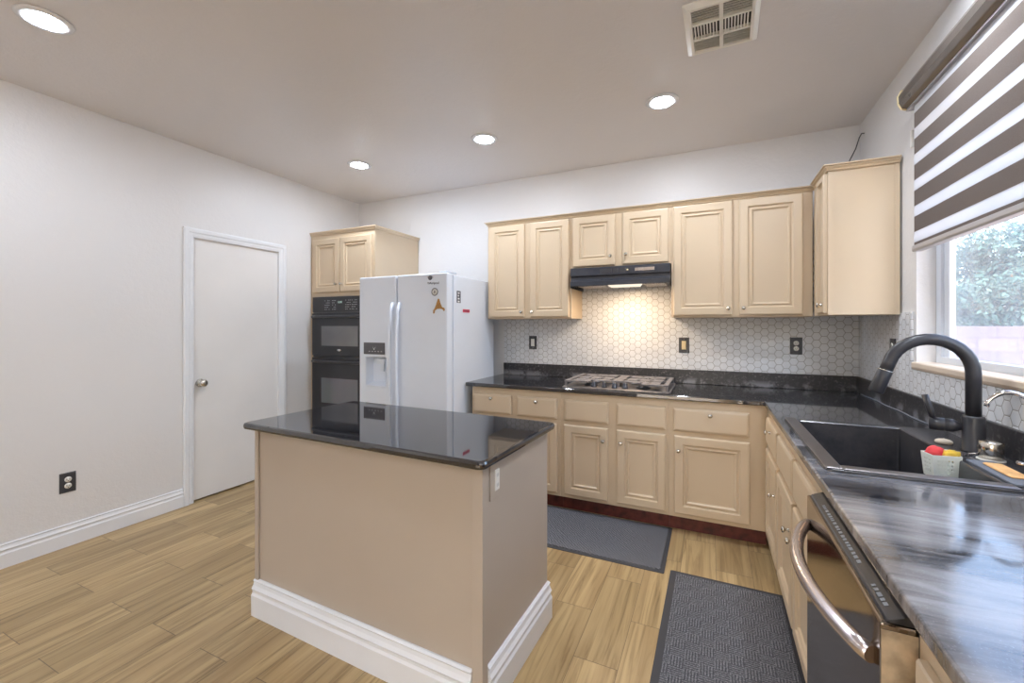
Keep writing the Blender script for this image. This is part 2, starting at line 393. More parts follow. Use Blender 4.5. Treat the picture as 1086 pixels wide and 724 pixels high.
def tag(o, label, cat, group=None, kind=None):
    o['label'] = label; o['category'] = cat
    if group: o['group'] = group
    if kind: o['kind'] = kind
    return o
def struct(o, label=None):
    o['kind'] = 'structure'
    if label: o['label'] = label
    return o
def copy_tree(o, parent=None):
    c = o.copy(); C.objects.link(c)
    if parent is not None: c.parent = parent
    for ch in list(o.children): copy_tree(ch, c)
    return c
def text_mesh(name, body, size, mtx, mat, parent, depth=.0006):
    cu = bpy.data.curves.new(name, 'FONT'); cu.body = body; cu.size = size; cu.extrude = depth; cu.align_x = 'CENTER'; cu.align_y = 'CENTER'
    to = bpy.data.objects.new(name, cu); C.objects.link(to)
    dg = bpy.context.evaluated_depsgraph_get(); me = bpy.data.meshes.new_from_object(to.evaluated_get(dg))
    bpy.data.objects.remove(to); bpy.data.curves.remove(cu)
    me.transform(mtx)
    if parent is not None: me.transform(wmat(parent).inverted())
    me.materials.clear(); me.materials.append(M[mat])
    o = bpy.data.objects.new(name, me); C.objects.link(o)
    if parent is not None: o.parent = parent
    return o
FACE_Y = lambda x, y, z: Matrix.Translation((x, y, z)) @ Matrix.Rotation(PI/2, 4, 'X')              # text facing -Y
FACE_X = lambda x, y, z: Matrix.Translation((x, y, z)) @ Matrix.Rotation(PI/2, 4, 'Z') @ Matrix.Rotation(PI/2, 4, 'X')   # text facing +X

# ------------------------------------------------------------------ room shell
XL, XR, YB, H = -3.6098, .9315, 3.6715, 2.74
YF = -3.2; T = .14
struct(MB().box(XL-T, XR+T, YF-T, YB+T, -.1, 0).build('floor', 'floor'), 'wood-look plank tile floor')
struct(MB().box(XL-T, XR+T, YF-T, YB+T, H, H+.1).build('ceiling', 'ceiling'), 'greige textured ceiling')
struct(MB().box(XL, XR, YB, YB+T, 0, H).build('wall_back', 'wall'))
DY0, DY1, DZ = 1.945, 2.685, 2.052                    # flush door in the left wall
def yz_wall(x0, x1, y0, y1, holes):
    ys = sorted({y0, y1, *[h[0] for h in holes], *[h[1] for h in holes]}); zs = sorted({0, H, *[h[2] for h in holes], *[h[3] for h in holes]})
    mb = MB(Matrix(((0, 0, 1, 0), (1, 0, 0, 0), (0, 1, 0, 0), (0, 0, 0, 1))))
    keep = lambda i, j: not any(h[0] < (ys[i]+ys[i+1])/2 < h[1] and h[2] < (zs[j]+zs[j+1])/2 < h[3] for h in holes)
    return mb.slab(ys, zs, keep, x0, x1)
struct(yz_wall(XL-T, XL, YF, YB, [(DY0, DY1, 0, DZ)]).build('wall_left', 'wall'))
WY0, WY1, WZ0, WZ1 = 1.22, 2.785, 1.175, 2.30
struct(yz_wall(XR, XR+T, YF, YB, [(WY0, WY1, WZ0, WZ1)]).build('wall_right', 'wall'))
PX0, PX1, PZ = -1.6, .2, 2.1                        # patio opening added behind the camera to let daylight in
mb = MB(Matrix(((1, 0, 0, 0), (0, 0, 1, 0), (0, 1, 0, 0), (0, 0, 0, 1))))
xs = [XL, PX0, PX1, XR]; zs = [0, PZ, H]
struct(mb.slab(xs, zs, lambda i, j: not (i == 1 and j == 0), YF-T, YF).build('wall_front', 'wall'))
# frame of the added, unseen patio door behind the camera
fr = MB()
for x in (PX0, (PX0+PX1)/2-.03, PX1-.06): fr.box(x, x+.06, YF-.1, YF-.04, 0, PZ)
fr.box(PX0, PX1, YF-.1, YF-.04, PZ-.06, PZ).box(PX0, PX1, YF-.1, YF-.04, 0, .06)
o = struct(fr.build('added_window_2', 'vinyl'), 'unseen patio sliding door added for daylight')
MB().box(PX0+.06, (PX0+PX1)/2-.03, YF-.075, YF-.069, .06, PZ-.06).box((PX0+PX1)/2+.03, PX1-.06, YF-.075, YF-.069, .06, PZ-.06).build('pane', 'glass_clear', o)

struct(MB().box(XL-T-.03, XL-T-.001, DY0-.1, DY1+.1, 0, DZ+.1).build('door_light_block', 'wall'), 'added panel behind the flush door, blocks outside light')  # unseen panel added to stop outside light leaking under the door
# door 1 with casing, knob, hinges
d = struct(MB().box(XL-.05, XL-.012, DY0+.004, DY1-.004, .012, DZ-.004).build('door_1', 'door', bevel=.002), 'plain white flush door in the left wall')
kn = MB(); kn.lathe([(.0, .0), (.032, .0), (.032, .004), (.014, .01), (.011, .03), (.022, .036), (.029, .048), (.028, .058), (.018, .066), (0, .068)], (XL-.012, 2.012, .915), 'X')
kn.build('door_handle', 'nickel', d)
for z in (.22, 1.05, 1.83):
    MB().tube([(XL-.006, DY1-.001, z-.045), (XL-.006, DY1-.001, z+.045)], .006, 8).build('hinge', 'white', d)
cs = MB()
def casing(y0, y1, z0, z1, prof):
    # profile sweeps up one jamb, over the head and down; offsets run outward from the opening
    rings = []
    for (yy, zz, dy, dz) in ((y0, z0, -1, 0), (y0, z1, -1, 1), (y1, z1, 1, 1), (y1, z0, 1, 0)):
        rings.append([(XL+h, yy+dy*o_, zz+dz*o_) for o_, h in prof])
    cs.loft(rings)
casing(DY0, DY1, 0, DZ, [(-.012, -.03), (-.012, .008), (.006, .013), (.02, .013), (.028, .018), (.05, .018), (.06, .012), (.06, .0005), (.0, .0005), (.0, -.03)])
struct(cs.build('trim_1', 'white'), 'white door casing')

def baseboard(mb, p0, p1, n, hgt=.135, t=.016):
    # stepped colonial profile; n = direction into the room
    prof = [(0, 0), (t, 0), (t, hgt*.58), (t*.75, hgt*.64), (t*.75, hgt*.70), (t*.95, hgt*.76), (t*.6, hgt*.84), (t*.45, hgt*.92), (t*.62, hgt*.97), (t*.3, hgt), (0, hgt)]
    mb.loft([[(p[0]+n[0]*a, p[1]+n[1]*a, z) for a, z in prof] for p in (p0, p1)])
    return mb
e = .0005
struct(baseboard(MB(), (XL+e, YF+e), (XL+e, DY0-.062), (1, 0)).build('baseboard_left', 'white'), 'white stepped baseboard')
struct(baseboard(MB(), (XL+e, DY1+.062), (XL+e, 3.026), (1, 0)).build('baseboard_left.001', 'white'))

# hex tile fields (thin slabs on the walls)
struct(MB().box(-1.78, XR-.0005, YB-.009, YB-.0005, 1.0145, 1.9).build('trim_2', 'hexback'), 'white hex tile backsplash on back wall')
hx = yz_wall(XR-.009, XR-.0005, .3, YB-.0095, [])
hx.bm.free()
mb = MB(Matrix(((0, 0, 1, 0), (1, 0, 0, 0), (0, 1, 0, 0), (0, 0, 0, 1))))
ys = [.3, WY0-.05, WY1+.03, YB-.0095]; zs = [1.0145, WZ0-.035, 1.43]
struct(mb.slab(ys, zs, lambda i, j: not (i == 1 and j == 1), XR-.009, XR-.0005).build('trim_3', 'hexright'), 'white hex tile backsplash under the window')

# kitchen window: sill board, vinyl frame, panes
wf = MB(); fx0, fx1 = XR+.075, XR+.115
for (y0, y1, z0, z1) in ((WY1-.045, WY1-.0005, WZ0+.0353, WZ1-.0403), (WY0+.0005, WY0+.045, WZ0+.0353, WZ1-.0403), (WY0+.0005, WY1-.0005, WZ0+.0005, WZ0+.035), (WY0+.0005, WY1-.0005, WZ1-.04, WZ1-.0005), (1.98, 2.03, WZ0+.0353, WZ1-.0403)):
    wf.box(fx0, fx1, y0, y1, z0, z1)
for y0, y1 in ((WY1-.095, WY1-.045),): wf.box(fx0+.012, fx1-.005, y0, y1-.0003, WZ0+.0353, WZ1-.0403)
win = struct(wf.build('window_1', 'vinyl'), 'white vinyl sliding window over the sink')
MB().box(XR+.096, XR+.1, WY0+.04, 1.985, WZ0+.03, WZ1-.035).box(XR+.092, XR+.096, 2.025, WY1-.09, WZ0+.03, WZ1-.035).build('pane', 'glass', win)
sb = MB(); sb.prism([(XR-.012, WZ0-.034), (XR-.017, WZ0-.02), (XR-.017, WZ0-.002), (XR-.012, WZ0+.004), (XR+.07, WZ0+.006), (XR+.07, WZ0+.0005), (XR-.0005, WZ0+.0005), (XR-.0005, WZ0-.034)], WY0-.03, WY1+.012, 'Y')
struct(sb.build('trim_4', plain('sill_paint', srgb(222, 205, 186), .4), bevel=.003), 'painted window sill')

# ------------------------------------------------------------------ recessed ceiling lamps, vent
def downlight():
    t = thing('recessed_light', '', 'ceiling light', (0, 0, H))
    MB().lathe([(.068, -.0005), (.092, -.0005), (.098, -.004), (.094, -.008), (.070, -.013), (.062, -.007), (.062, -.003)], (0, 0, H)).build('trim_ring', 'white', t)
    MB().lathe([(0, -.019), (.03, -.0175), (.05, -.014), (.0615, -.0075), (.0615, -.0035), (0, -.0035)], (0, 0, H)).build('lens', 'lamp', t)
    return t
spots = [(-2.72, .865, 'round recessed ceiling light nearest the left wall, in the near row'),
         (-2.72, 2.77, 'round recessed ceiling light over the wall ovens and door corner'),
         (-1.51, 2.775, 'round recessed ceiling light in front of the white refrigerator side and left upper cabinets'),
         (-.27, 2.77, 'round recessed ceiling light between range hood and ceiling vent'),
         (.36, .865, 'unseen added recessed light above the near end of the window-side counter'),  # added out of view to brighten the right side of the island
         (.62, 1.98, 'unseen added recessed light over the sink, above the window blind'),  # added out of view to light the counter, end panel and island side
         (-2.72, -1.5, 'unseen added recessed light behind the viewpoint at the left'),  # added behind the camera as room fill
         (.36, -.7, 'unseen added recessed light behind the viewpoint at the right')]  # added behind the camera to fill from the window side
d0 = downlight()
for i, (x, y, lab) in enumerate(spots):
    o = d0 if i == 0 else copy_tree(d0)
    o.location = (x, y, H); o['label'] = lab; o['group'] = 'recessed ceiling lights'

t = thing('ceiling_vent', 'cream metal air register with slats set in the ceiling', 'vent', (.045, 2.17, H), math.radians(-1.5))
V0 = MB(wmat(t)); w, l = .152, .19
V0.loft([[(-w, -l, -.0005), (w, -l, -.0005), (w, l, -.0005), (-w, l, -.0005)], [(-w, -l, -.006), (w, -l, -.006), (w, l, -.006), (-w, l, -.006)], [(-w+.02, -l+.02, -.02), (w-.02, -l+.02, -.02), (w-.02, l-.02, -.02), (-w+.02, l-.02, -.02)], [(-w+.032, -l+.032, -.02), (w-.032, -l+.032, -.02), (w-.032, l-.032, -.02), (-w+.032, l-.032, -.02)], [(-w+.034, -l+.034, -.003), (w-.034, -l+.034, -.003), (w-.034, l-.034, -.003), (-w+.034, l-.034, -.003)]], caps=False)
V0.build('frame', 'vent', t)
MB(wmat(t)).box(-w+.03, w-.03, -l+.03, l-.03, -.003, -.001).build('backing', 'ventdark', t)
b_ = MB(wmat(t)); b_.box(-.008, .008, -l+.033, l-.033, -.02, -.004)
for y in (-.055, .055): b_.box(-w+.033, w-.033, y-.005, y+.005, -.02, -.004)
b_.build('spine', 'vent', t)
for sx in (-1, 1):
    x0, x1 = (-w+.034, -.008) if sx < 0 else (.008, w-.034)
    for k in range(6):
        for yb in (-l+.036, .062):
            y = yb+k*.0155; s_ = MB(wmat(t)); s_.loft([[(x0, y, -.019), (x0, y+.002, -.019), (x0, y+.010, -.006), (x0, y+.008, -.006)], [(x1, y, -.019), (x1, y+.002, -.019), (x1, y+.010, -.006), (x1, y+.008, -.006)]]); s_.build('slat', 'vent', t)
    for k in range(8):
        x = x0+.006+k*(x1-x0-.008)/8; MB(wmat(t)).box(x, x+.0055, -.05, .05, -.019, -.005).build('slat', 'vent', t)

# ------------------------------------------------------------------ cabinets
ROT = lambda x, y, z, a=0: Matrix.Translation((x, y, z)) @ Matrix.Rotation(a, 4, 'Z')
def ringrect(x0, x1, z0, z1, i, y): return [(x0+i, y, z0+i), (x1-i, y, z0+i), (x1-i, y, z1-i), (x0+i, y, z1-i)]
def panel_door(X, par, x0, x1, z0, z1, knob=None, name='door'):
    s_ = min(1, (x1-x0)/.33)
    prof = [(0, -.0006), (0, -.015), (.004, -.019), (.009, -.0205), (.052*s_, -.0205), (.055*s_, -.018), (.058*s_, -.0115), (.067*s_, -.0105), (.070*s_, -.0145), (.075*s_, -.0165), (.080*s_, -.0145), (.085*s_, -.008), (.092*s_, -.007)]
    d = MB(X).loft([ringrect(x0, x1, z0, z1, i, y) for i, y in prof]).build(name, 'cab', par)
    if knob: make_knob(X, d, *knob, -.0205)
    return d
def slab_drawer(X, par, x0, x1, z0, z1, knob=None):
    prof = [(0, -.0006), (0, -.012), (.003, -.016), (.012, -.0195), (.016, -.0205)]
    d = MB(X).loft([ringrect(x0, x1, z0, z1, i, y) for i, y in prof]).build('drawer', 'cab', par)
    if knob: make_knob(X, d, *knob, -.0205)
    return d
def make_knob(X, par, x, z, y):
    return MB(X).lathe([(.0, -.0005), (.008, -.0005), (.008, .002), (.0045, .005), (.0045, .014), (.011, .018), (.0135, .022), (.012, .027), (.006, .0295), (0, .03)], (x, y, z), 'Y', 14).build('knob', 'nickel', par)
def cabinet(name, label, X, wd, dp, z0, z1, toe=None, crown=None, group=None):
    t = thing(name, label, 'cabinet', tuple(X.translation), X.to_euler().z, group)
    b = MB(X); b.box(0, wd, 0, dp, z0, z1); b.build('body', 'cab', t, bevel=.0015)
    if toe: MB(X).box(0, wd, .06, .075, .001, z0-.0005).build('toe_kick', 'toe', t)
    return t

G = .0004
BZ0, BZ1 = .105, .8745
# back run: face at Y = 3.015 ; x local = world X
BY = 3.015; BD = YB-BY-.0005
def back(name, label, x0, x1, toe=True): return cabinet(name, label, ROT(x0+G, BY, 0), x1-x0-2*G, BD, BZ0, BZ1, toe, group='base cabinets along the back wall'), ROT(x0+G, BY, 0), x0+G
DZ0, DZ1, RZ0, RZ1 = .132, .640, .672, .822
t, X, x0 = back('base_cabinet', 'cream base cabinet at left end of back run beside refrigerator, two knobbed drawers', -1.752, -1.003)
slab_drawer(X, t, -1.734-x0, -1.396-x0, RZ0, RZ1, (-1.565-x0, .79)); slab_drawer(X, t, -1.349-x0, -1.026-x0, RZ0, RZ1, (-1.187-x0, .79))
panel_door(X, t, -1.734-x0, -1.396-x0, DZ0, DZ1, (-1.43-x0, .57)); panel_door(X, t, -1.349-x0, -1.026-x0, DZ0, DZ1, (-1.315-x0, .57))
t, X, x0 = back('base_cabinet', 'cream base cabinet under the gas cooktop with two false drawer fronts', -1.003, -.2515)
slab_drawer(X, t, -.968-x0, -.650-x0, RZ0, RZ1); slab_drawer(X, t, -.589-x0, -.268-x0, RZ0, RZ1)
panel_door(X, t, -.972-x0, -.652-x0, DZ0, DZ1, (-.683-x0, .553)); panel_door(X, t, -.589-x0, -.268-x0, DZ0, DZ1, (-.56-x0, .553))
t, X, x0 = back('base_cabinet', 'cream base cabinet in the back run corner with one wide drawer over one wide door', -.2515, .3145)
slab_drawer(X, t, -.222-x0, .2175-x0, RZ0, RZ1, (-.002-x0, .79)); panel_door(X, t, -.216-x0, .221-x0, DZ0, DZ1, (-.190-x0, .547))
# right run: face at X = .315 facing -X ; x local = -Y
RX = .3155; RD = XR-RX-.0005
def right(name, label, y1, y0, toe=True):
    X = ROT(RX, y1-G, 0, -PI/2); return cabinet(name, label, X, y1-y0-2*G, RD, BZ0, BZ1, toe, group='base cabinets along the window wall'), X, y1-G
t, X, yy = right('base_cabinet', 'cream base cabinet of the window run next to the corner, narrow drawer over door', BY, 2.485)
slab_drawer(X, t, yy-2.93, yy-2.505, RZ0, RZ1, (yy-2.715, .775)); panel_door(X, t, yy-2.93, yy-2.505, DZ0, DZ1, (yy-2.545, .49))
t, X, yy = right('base_cabinet', 'cream sink base cabinet with two false drawer fronts between corner and dishwasher', 2.485, 1.572)
b = bpy.data.objects.remove(t.children[0])
bb = MB(X); wd = 2.485-1.572-2*G
bb.box(0, .018, 0, RD, BZ0, BZ1).box(wd-.018, wd, 0, RD, BZ0, BZ1).box(.018, wd-.018, 0, .02, BZ0, BZ1).box(.018, wd-.018, .02, RD, BZ0, BZ0+.018).box(.018, wd-.018, RD-.012, RD, BZ0+.018, BZ1)
bb.build('body', 'cab', t)
slab_drawer(X, t, yy-2.465, yy-2.045, RZ0, RZ1); slab_drawer(X, t, yy-2.015, yy-1.60, RZ0, RZ1)
panel_door(X, t, yy-2.465, yy-2.045, DZ0, DZ1, (yy-2.085, .515)); panel_door(X, t, yy-2.015, yy-1.60, DZ0, DZ1, (yy-1.98, .515))
t, X, yy = right('base_cabinet', 'cream base cabinet nearest the camera, on the near side of the dishwasher', .932, .30)
slab_drawer(X, t, yy-.90, yy-.33, RZ0, RZ1, (yy-.615, .775)); panel_door(X, t, yy-.90, yy-.62, DZ0, DZ1, (yy-.65, .53)); panel_door(X, t, yy-.61, yy-.33, DZ0, DZ1, (yy-.58, .53))

# uppers: face at Y = 3.3465
UY = 3.3465; UD = YB-.0095-UY
def crown(X, t, x0, x1, ret_l=None, ret_r=None, z=2.236, mitre_r=0, mitre_l=0, returns=0):
    prof = [(0, z), (-.008, z), (-.010, z+.004), (-.004, z+.007), (-.008, z+.012), (-.017, z+.017), (-.019, z+.021), (-.012, z+.0235), (-.026, z+.026), (-.026, z+.032), (.0, z+.033)]
    rings = [[(x0+a*mitre_l, a, q) for a, q in prof], [(x1-a*mitre_r, a, q) for a, q in prof]]
    return MB(X).loft(rings).build('crown_molding', 'cab', t)
def upper(label, x0, x1, z0, z1, ml=0, mr=0):
    X = ROT(x0+G, UY, 0); t = cabinet('wall_cabinet', label, X, x1-x0-2*G, UD, z0, 2.2665, group='wall cabinets')
    crown(X, t, 0, x1-x0-2*G, mitre_l=ml, mitre_r=mr); return t, X, x0+G
UZ0 = 1.421; 
t, X, x0 = upper('tall cream wall cabinet with two doors left of the range hood', -1.785, -1.019, UZ0, 2.26, 1, 0)
panel_door(X, t, -1.765-x0, -1.427-x0, 1.434, 2.226, (-1.452-x0, 1.478)); panel_door(X, t, -1.376-x0, -1.038-x0, 1.434, 2.226, (-1.352-x0, 1.478))
t, X, x0 = upper('short cream wall cabinet with two doors above the range hood', -1.019, -.261, 1.818, 2.26)
panel_door(X, t, -1.005-x0, -.669-x0, 1.832, 2.226, (-.70-x0, 1.90)); panel_door(X, t, -.612-x0, -.279-x0, 1.832, 2.226, (-.582-x0, 1.905))
t, X, x0 = upper('tall cream wall cabinet with two wide doors right of the range hood', -.261, .604, UZ0, 2.26, 0, 1)
panel_door(X, t, -.246-x0, .139-x0, 1.434, 2.228, (.112-x0, 1.482)); panel_door(X, t, .179-x0, .549-x0, 1.434, 2.228, (.206-x0, 1.482))
# window-wall upper, facing -X, end panel facing the camera
DXF = .6055; DY_END = 2.962
X = ROT(DXF, UY-.0295, 0, -PI/2); wd = UY-.0295-DY_END
t = thing('wall_cabinet', 'cream wall cabinet on the window wall showing its plain peach-lit end panel', 'cabinet', (DXF, UY-.0295, 0), -PI/2, 'wall cabinets')
mb = MB(X); mb.box(0, wd, 0, XR-.0095-DXF, UZ0, 2.2665)
mb.build('body', 'cab', t, bevel=.0015)
mb = MB(); mb.box(DXF+.0, DXF+.022, DY_END-.004, DY_END-.0003, UZ0, 2.236).box(XR-.03, XR-.0095, DY_END-.004, DY_END-.0003, UZ0, 2.236); mb.build('end_panel_strip', 'cab', t)
panel_door(X, t, .155, wd-.012, 1.434, 2.226, (wd-.05, 1.482))
pr_ = [(0, 0), (.008, 0), (.010, .004), (.004, .007), (.008, .012), (.017, .017), (.019, .021), (.012, .0235), (.026, .026), (.026, .032), (0, .033)]; z = 2.236
mb = MB(); mb.loft([[(DXF-a-.0003, UY-.0295-.0262+0, z+q) for a, q in pr_], [(DXF-a-.0003, DY_END-a-.0045, z+q) for a, q in pr_], [(XR-.0095, DY_END-a-.0045, z+q) for a, q in pr_]])
mb.build('crown_molding', 'cab', t)

# tall oven cabinet at the left wall
OX0, OX1, OY = XL+.0015, -2.786, 3.03
t = thing('oven_cabinet', 'tall cream cabinet in the corner housing the black wall ovens, two small doors on top', 'cabinet', (OX0, OY, 0))
mb = MB(); yb = YB-.0015
mb.box(OX0, OX0+.045, OY, yb, 0.001, 2.25).box(OX1-.045, OX1, OY, yb, 0.001, 2.25).box(OX0+.045, OX1-.045, OY, yb, 1.645, 2.25).box(OX0+.045, OX1-.045, OY, yb, .1, .36).box(OX0+.045, OX1-.045, yb-.02, yb, .36, 1.645)
mb.build('body', 'cab', t)
X = ROT(OX0, OY, 0)
panel_door(X, t, .04, .392, 1.685, 2.205, (.365, 1.76)); panel_door(X, t, .402, OX1-OX0-.03, 1.685, 2.205, (.43, 1.76))
MB().box(OX0+.045, OX1-.045, OY+.06, OY+.075, .001, .0995).build('toe_kick', 'toe', t)
mb = MB(); z = 2.25
pq = [(0, 0), (.008, 0), (.010, .012), (.020, .024), (.020, .032), (0, .034)]
mb.loft([[(OX0, OY-a, z+q) for a, q in pq], [(OX1+a, OY-a, z+q) for a, q in pq], [(OX1+a, yb, z+q) for a, q in pq]])
mb.box(OX0, OX1, OY, yb, z+.0002, z+.033); mb.build('crown_molding', 'cab', t)

# ------------------------------------------------------------------ double wall oven
ox0, ox1 = OX0+.047, OX1-.047; oy = OY-.004
t = thing('wall_oven', 'black double wall oven with two dark glass doors in the tall cabinet', 'oven', ((ox0+ox1)/2, oy, .365))
MB().box(ox0+.002, ox1-.002, oy+.006, oy+.52, .362, 1.643).box(ox0, ox1, oy-.012, oy+.0055, 1.0555, 1.0745).box(ox0, ox1, oy-.012, oy+.0055, 1.4855, 1.4945).build('body', 'blackm', t)
mk = MB().box(ox0, ox1, oy-.02, oy+.0055, 1.495, 1.642)
xc = (ox0+ox1)/2
for bx, n in ((xc-.20, 4), (xc-.10, 3), (xc+.07, 4), (xc+.15, 4)):
    for r in range(5):
        for k in range(n):
            if (r*7+k*3+n) % 5: mk.box(bx+k*.018, bx+k*.018+.011, oy-.0208, oy-.0202, 1.518+r*.021, 1.5225+r*.021, 1)
cp = mk.build('control_panel', ['black', 'mark'], t)
MB().box(xc-.035, xc+.035, oy-.0212, oy-.0202, 1.572, 1.602).build('display', 'slot', cp)
text_mesh('digits', '12:00', .026, FACE_Y(xc, oy-.0216, 1.587), 'led', cp, .0002)
def oven_door(z0, z1, wz0, wz1, glass, nm):
    d = MB().box(ox0, ox1, oy-.028, oy+.0055, z0, z1).build('oven_door', 'black', t, bevel=.004)
    MB().box(ox0+.13, ox1-.13, oy-.0292, oy-.0282, wz0, wz1).build('window', glass, d)
    hd = MB(); n = 10; zc = z1-.035
    hd.tube([(ox0+.03+(ox1-ox0-.06)*k/n, oy-.05-.018*math.sin(PI*k/n), zc) for k in range(n+1)], .013, 10)
    hd.tube([(ox0+.045, oy-.028, zc), (ox0+.045, oy-.055, zc)], .010, 8).tube([(ox1-.045, oy-.028, zc), (ox1-.045, oy-.055, zc)], .010, 8)
    hd.build('handle', 'blackm', d)
    bd = MB().lathe([(0, 0), (.02, 0), (.02, .0025), (0, .003)], (0, 0, 0), 'Y'); bd.bm.transform(Matrix.Translation((xc, oy-.0282, z0+.055)) @ Matrix.Diagonal((1.3, 1, .55, 1)))
    bd.build('badge', 'chrome', d)
oven_door(1.075, 1.485, 1.17, 1.36, 'ovenglass', 'upper'); oven_door(.40, 1.055, .62, .86, 'ovencoat', 'lower')
MB().box(ox0, ox1, oy-.01, oy+.0055, .362, .395).build('bottom_trim', 'black', t)

# ------------------------------------------------------------------ refrigerator
fx0, fx1, fy, fz = -2.695, -1.812, 2.742, 1.768
t = thing('refrigerator', 'white side-by-side refrigerator with ice dispenser in left door', 'refrigerator', ((fx0+fx1)/2, fy+.4, 0))
MB().box(fx0+.006, fx1, fy+.092, 3.512, .03, fz-.012).build('body', 'fridge', t, bevel=.006)
MB().box(fx0+.02, fx1-.014, fy+.078, fy+.0915, .1, fz-.02).build('gasket', 'fridgeseal', t)
MB().box(fx0+.02, fx1-.02, fy+.04, fy+.0915, .004, .09).build('kick_grille', 'fridgegrey', t)
fs = -2.297
# left door with a real dispenser recess
Xd = Matrix(((1, 0, 0, 0), (0, 0, -1, 0), (0, 1, 0, 0), (0, 0, 0, 1)))
rx0, rx1, rz0, rz1 = -2.618, -2.412, .868, 1.10
mb = MB(Xd); mb.slab([fx0, rx0, rx1, fs-.004], [.1, rz0, rz1, fz], lambda i, j: not (i == 1 and j == 1), -(fy+.078), -fy)
ld = mb.build('freezer_door', 'fridge', t, bevel=.012, seg=3)
mb = MB(); y1 = fy+.072
mb.loft([[(rx0, fy+.004, rz0), (rx1, fy+.004, rz0), (rx1, fy+.004, rz1), (rx0, fy+.004, rz1)], [(rx0+.015, y1, rz0+.02), (rx1-.015, y1, rz0+.02), (rx1-.015, y1, rz1-.012), (rx0+.015, y1, rz1-.012)]], caps=False); mb.f([mb.v(rx0+.015, y1, rz0+.02), mb.v(rx1-.015, y1, rz0+.02), mb.v(rx1-.015, y1, rz1-.012), mb.v(rx0+.015, y1, rz1-.012)])
mb.build('dispenser_recess', 'fridge', ld)
mb = MB(); mb.box(rx0+.10, rx1-.03, fy+.02, fy+.06, rz1-.055, rz1-.015).box(rx0+.125, rx1-.045, fy+.03, fy+.05, rz1-.12, rz1-.055); mb.build('paddle', 'vinyl', ld, bevel=.005)
MB().box(rx0-.004, rx1+.004, fy-.006, fy-.0005, rz0-.018, rz0-.002).build('drip_tray', 'fridge', ld, bevel=.002)
mk = MB().box(rx0-.022, rx1-.005, fy-.005, fy-.0005, 1.125, 1.222)
for k in range(5): mk.box(-2.585+k*.032, -2.585+k*.032+.014, fy-.0056, fy-.0051, 1.147, 1.151, 1)
mk.lathe([(0, 0), (.005, 0), (.005, .0006), (0, .0006)], (-2.527, fy-.0051, 1.167), 'Y', 12, 1)
mk.tube([(-2.54, fy-.0054, 1.185), (-2.532, fy-.0054, 1.172), (-2.524, fy-.0054, 1.172), (-2.512, fy-.0054, 1.185)], .0011, 6, 1)
mk.build('dispenser_panel', ['fridgegrey', 'inkw'], ld)
rd = MB().box(fs+.004, fx1, fy, fy+.078, .1, fz).build('refrigerator_door', 'fridge', t, bevel=.012, seg=3)
for (hx, par) in ((fs-.034, ld), (fs+.034, rd)):
    n = 14; pts = [(hx, fy-.014-.034*math.sin(PI*k/n)**.5 if 0 < k < n else fy-.004, 1.545-(1.545-.60)*k/n) for k in range(n+1)]
    MB().tube(pts, .0135, 12).build('handle', 'fridge', par)
MB().box(fx1-.09, fx1-.01, fy+.02, fy+.15, fz+.0005, fz+.016).build('hinge_cover', 'fridge', t, bevel=.004)
lg = MB().lathe([(0, 0), (.019, 0), (.019, .0014), (0, .0018)], (-1.968, fy-.0006, 1.733), 'Y', 20).build('logo_badge', 'ink', rd)
mb = MB().tube([(-1.968+.027*math.cos(a*PI/10-.3), fy-.0012, 1.733+.012*math.sin(a*PI/10-.3)) for a in range(12)], .0018, 6).build('logo_swirl', 'nickel', lg)
text_mesh('logo_text', 'Whirlpool', .026, FACE_Y(-1.94, fy-.0012, 1.690), 'ink', rd)
# magnets on the refrigerator
m_ = thing('refrigerator_magnet', 'round white ring magnet with an X on the refrigerator door', 'magnet', (-1.925, fy, 1.622), 0, 'magnets and stickers on the refrigerator')
MB().lathe([(0, .001), (.026, .001), (.026, .003), (0, .003)], (-1.925, fy, 1.622), 'Y', 24).build('disc', 'white_plastic', m_)
mb = MB(); mb.tube([(-1.925+.027*math.cos(2*PI*k/24), fy-.003, 1.622+.027*math.sin(2*PI*k/24)) for k in range(25)], .0032, 6); mb.tube([(-1.935, fy-.0035, 1.612), (-1.915, fy-.0035, 1.632)], .0022, 6).tube([(-1.935, fy-.0035, 1.632), (-1.915, fy-.0035, 1.612)], .0022, 6); mb.build('printed_ring', 'ink', m_)
mb = MB(); q = [(-.008, .056), (.004, .056), (.016, .02), (.030, -.008), (.052, -.016), (.056, -.034), (.046, -.040), (.036, -.026), (.012, -.020), (-.016, -.022), (-.034, -.034), (-.040, -.056), (-.052, -.056), (-.052, -.034), (-.036, -.014), (-.024, .012)]
mb.prism([(-1.888+a, 1.512+b) for a, b in q], fy-.0045, fy-.001, 'Y'); tag(mb.build('refrigerator_magnet', 'brown', bevel=.001), 'brown A-shaped magnet on the refrigerator door', 'magnet', 'magnets and stickers on the refrigerator')
s_ = thing('sticker', 'dark rectangular sticker with light squares on the refrigerator side', 'sticker', (fx1, 2.90, 1.59), 0, 'magnets and stickers on the refrigerator')
MB().box(fx1+.0005, fx1+.0025, 2.875, 2.93, 1.543, 1.637).build('backing', 'ink', s_)
mb = MB()
for k, zz in enumerate((1.62, 1.598, 1.575, 1.553)): mb.box(fx1+.0026, fx1+.003, 2.887, 2.913 if k != 1 else 2.905, zz-.006, zz+.007)
mb.build('printed_squares', 'inkw', s_)
s_ = thing('refrigerator_magnet', 'thin red strip magnet on the refrigerator side', 'magnet', (fx1, 3.02, 1.48), 0, 'magnets and stickers on the refrigerator')
MB().box(fx1+.0005, fx1+.003, 2.965, 3.07, 1.47, 1.495).build('strip', 'magenta', s_, bevel=.001)
mk = MB()
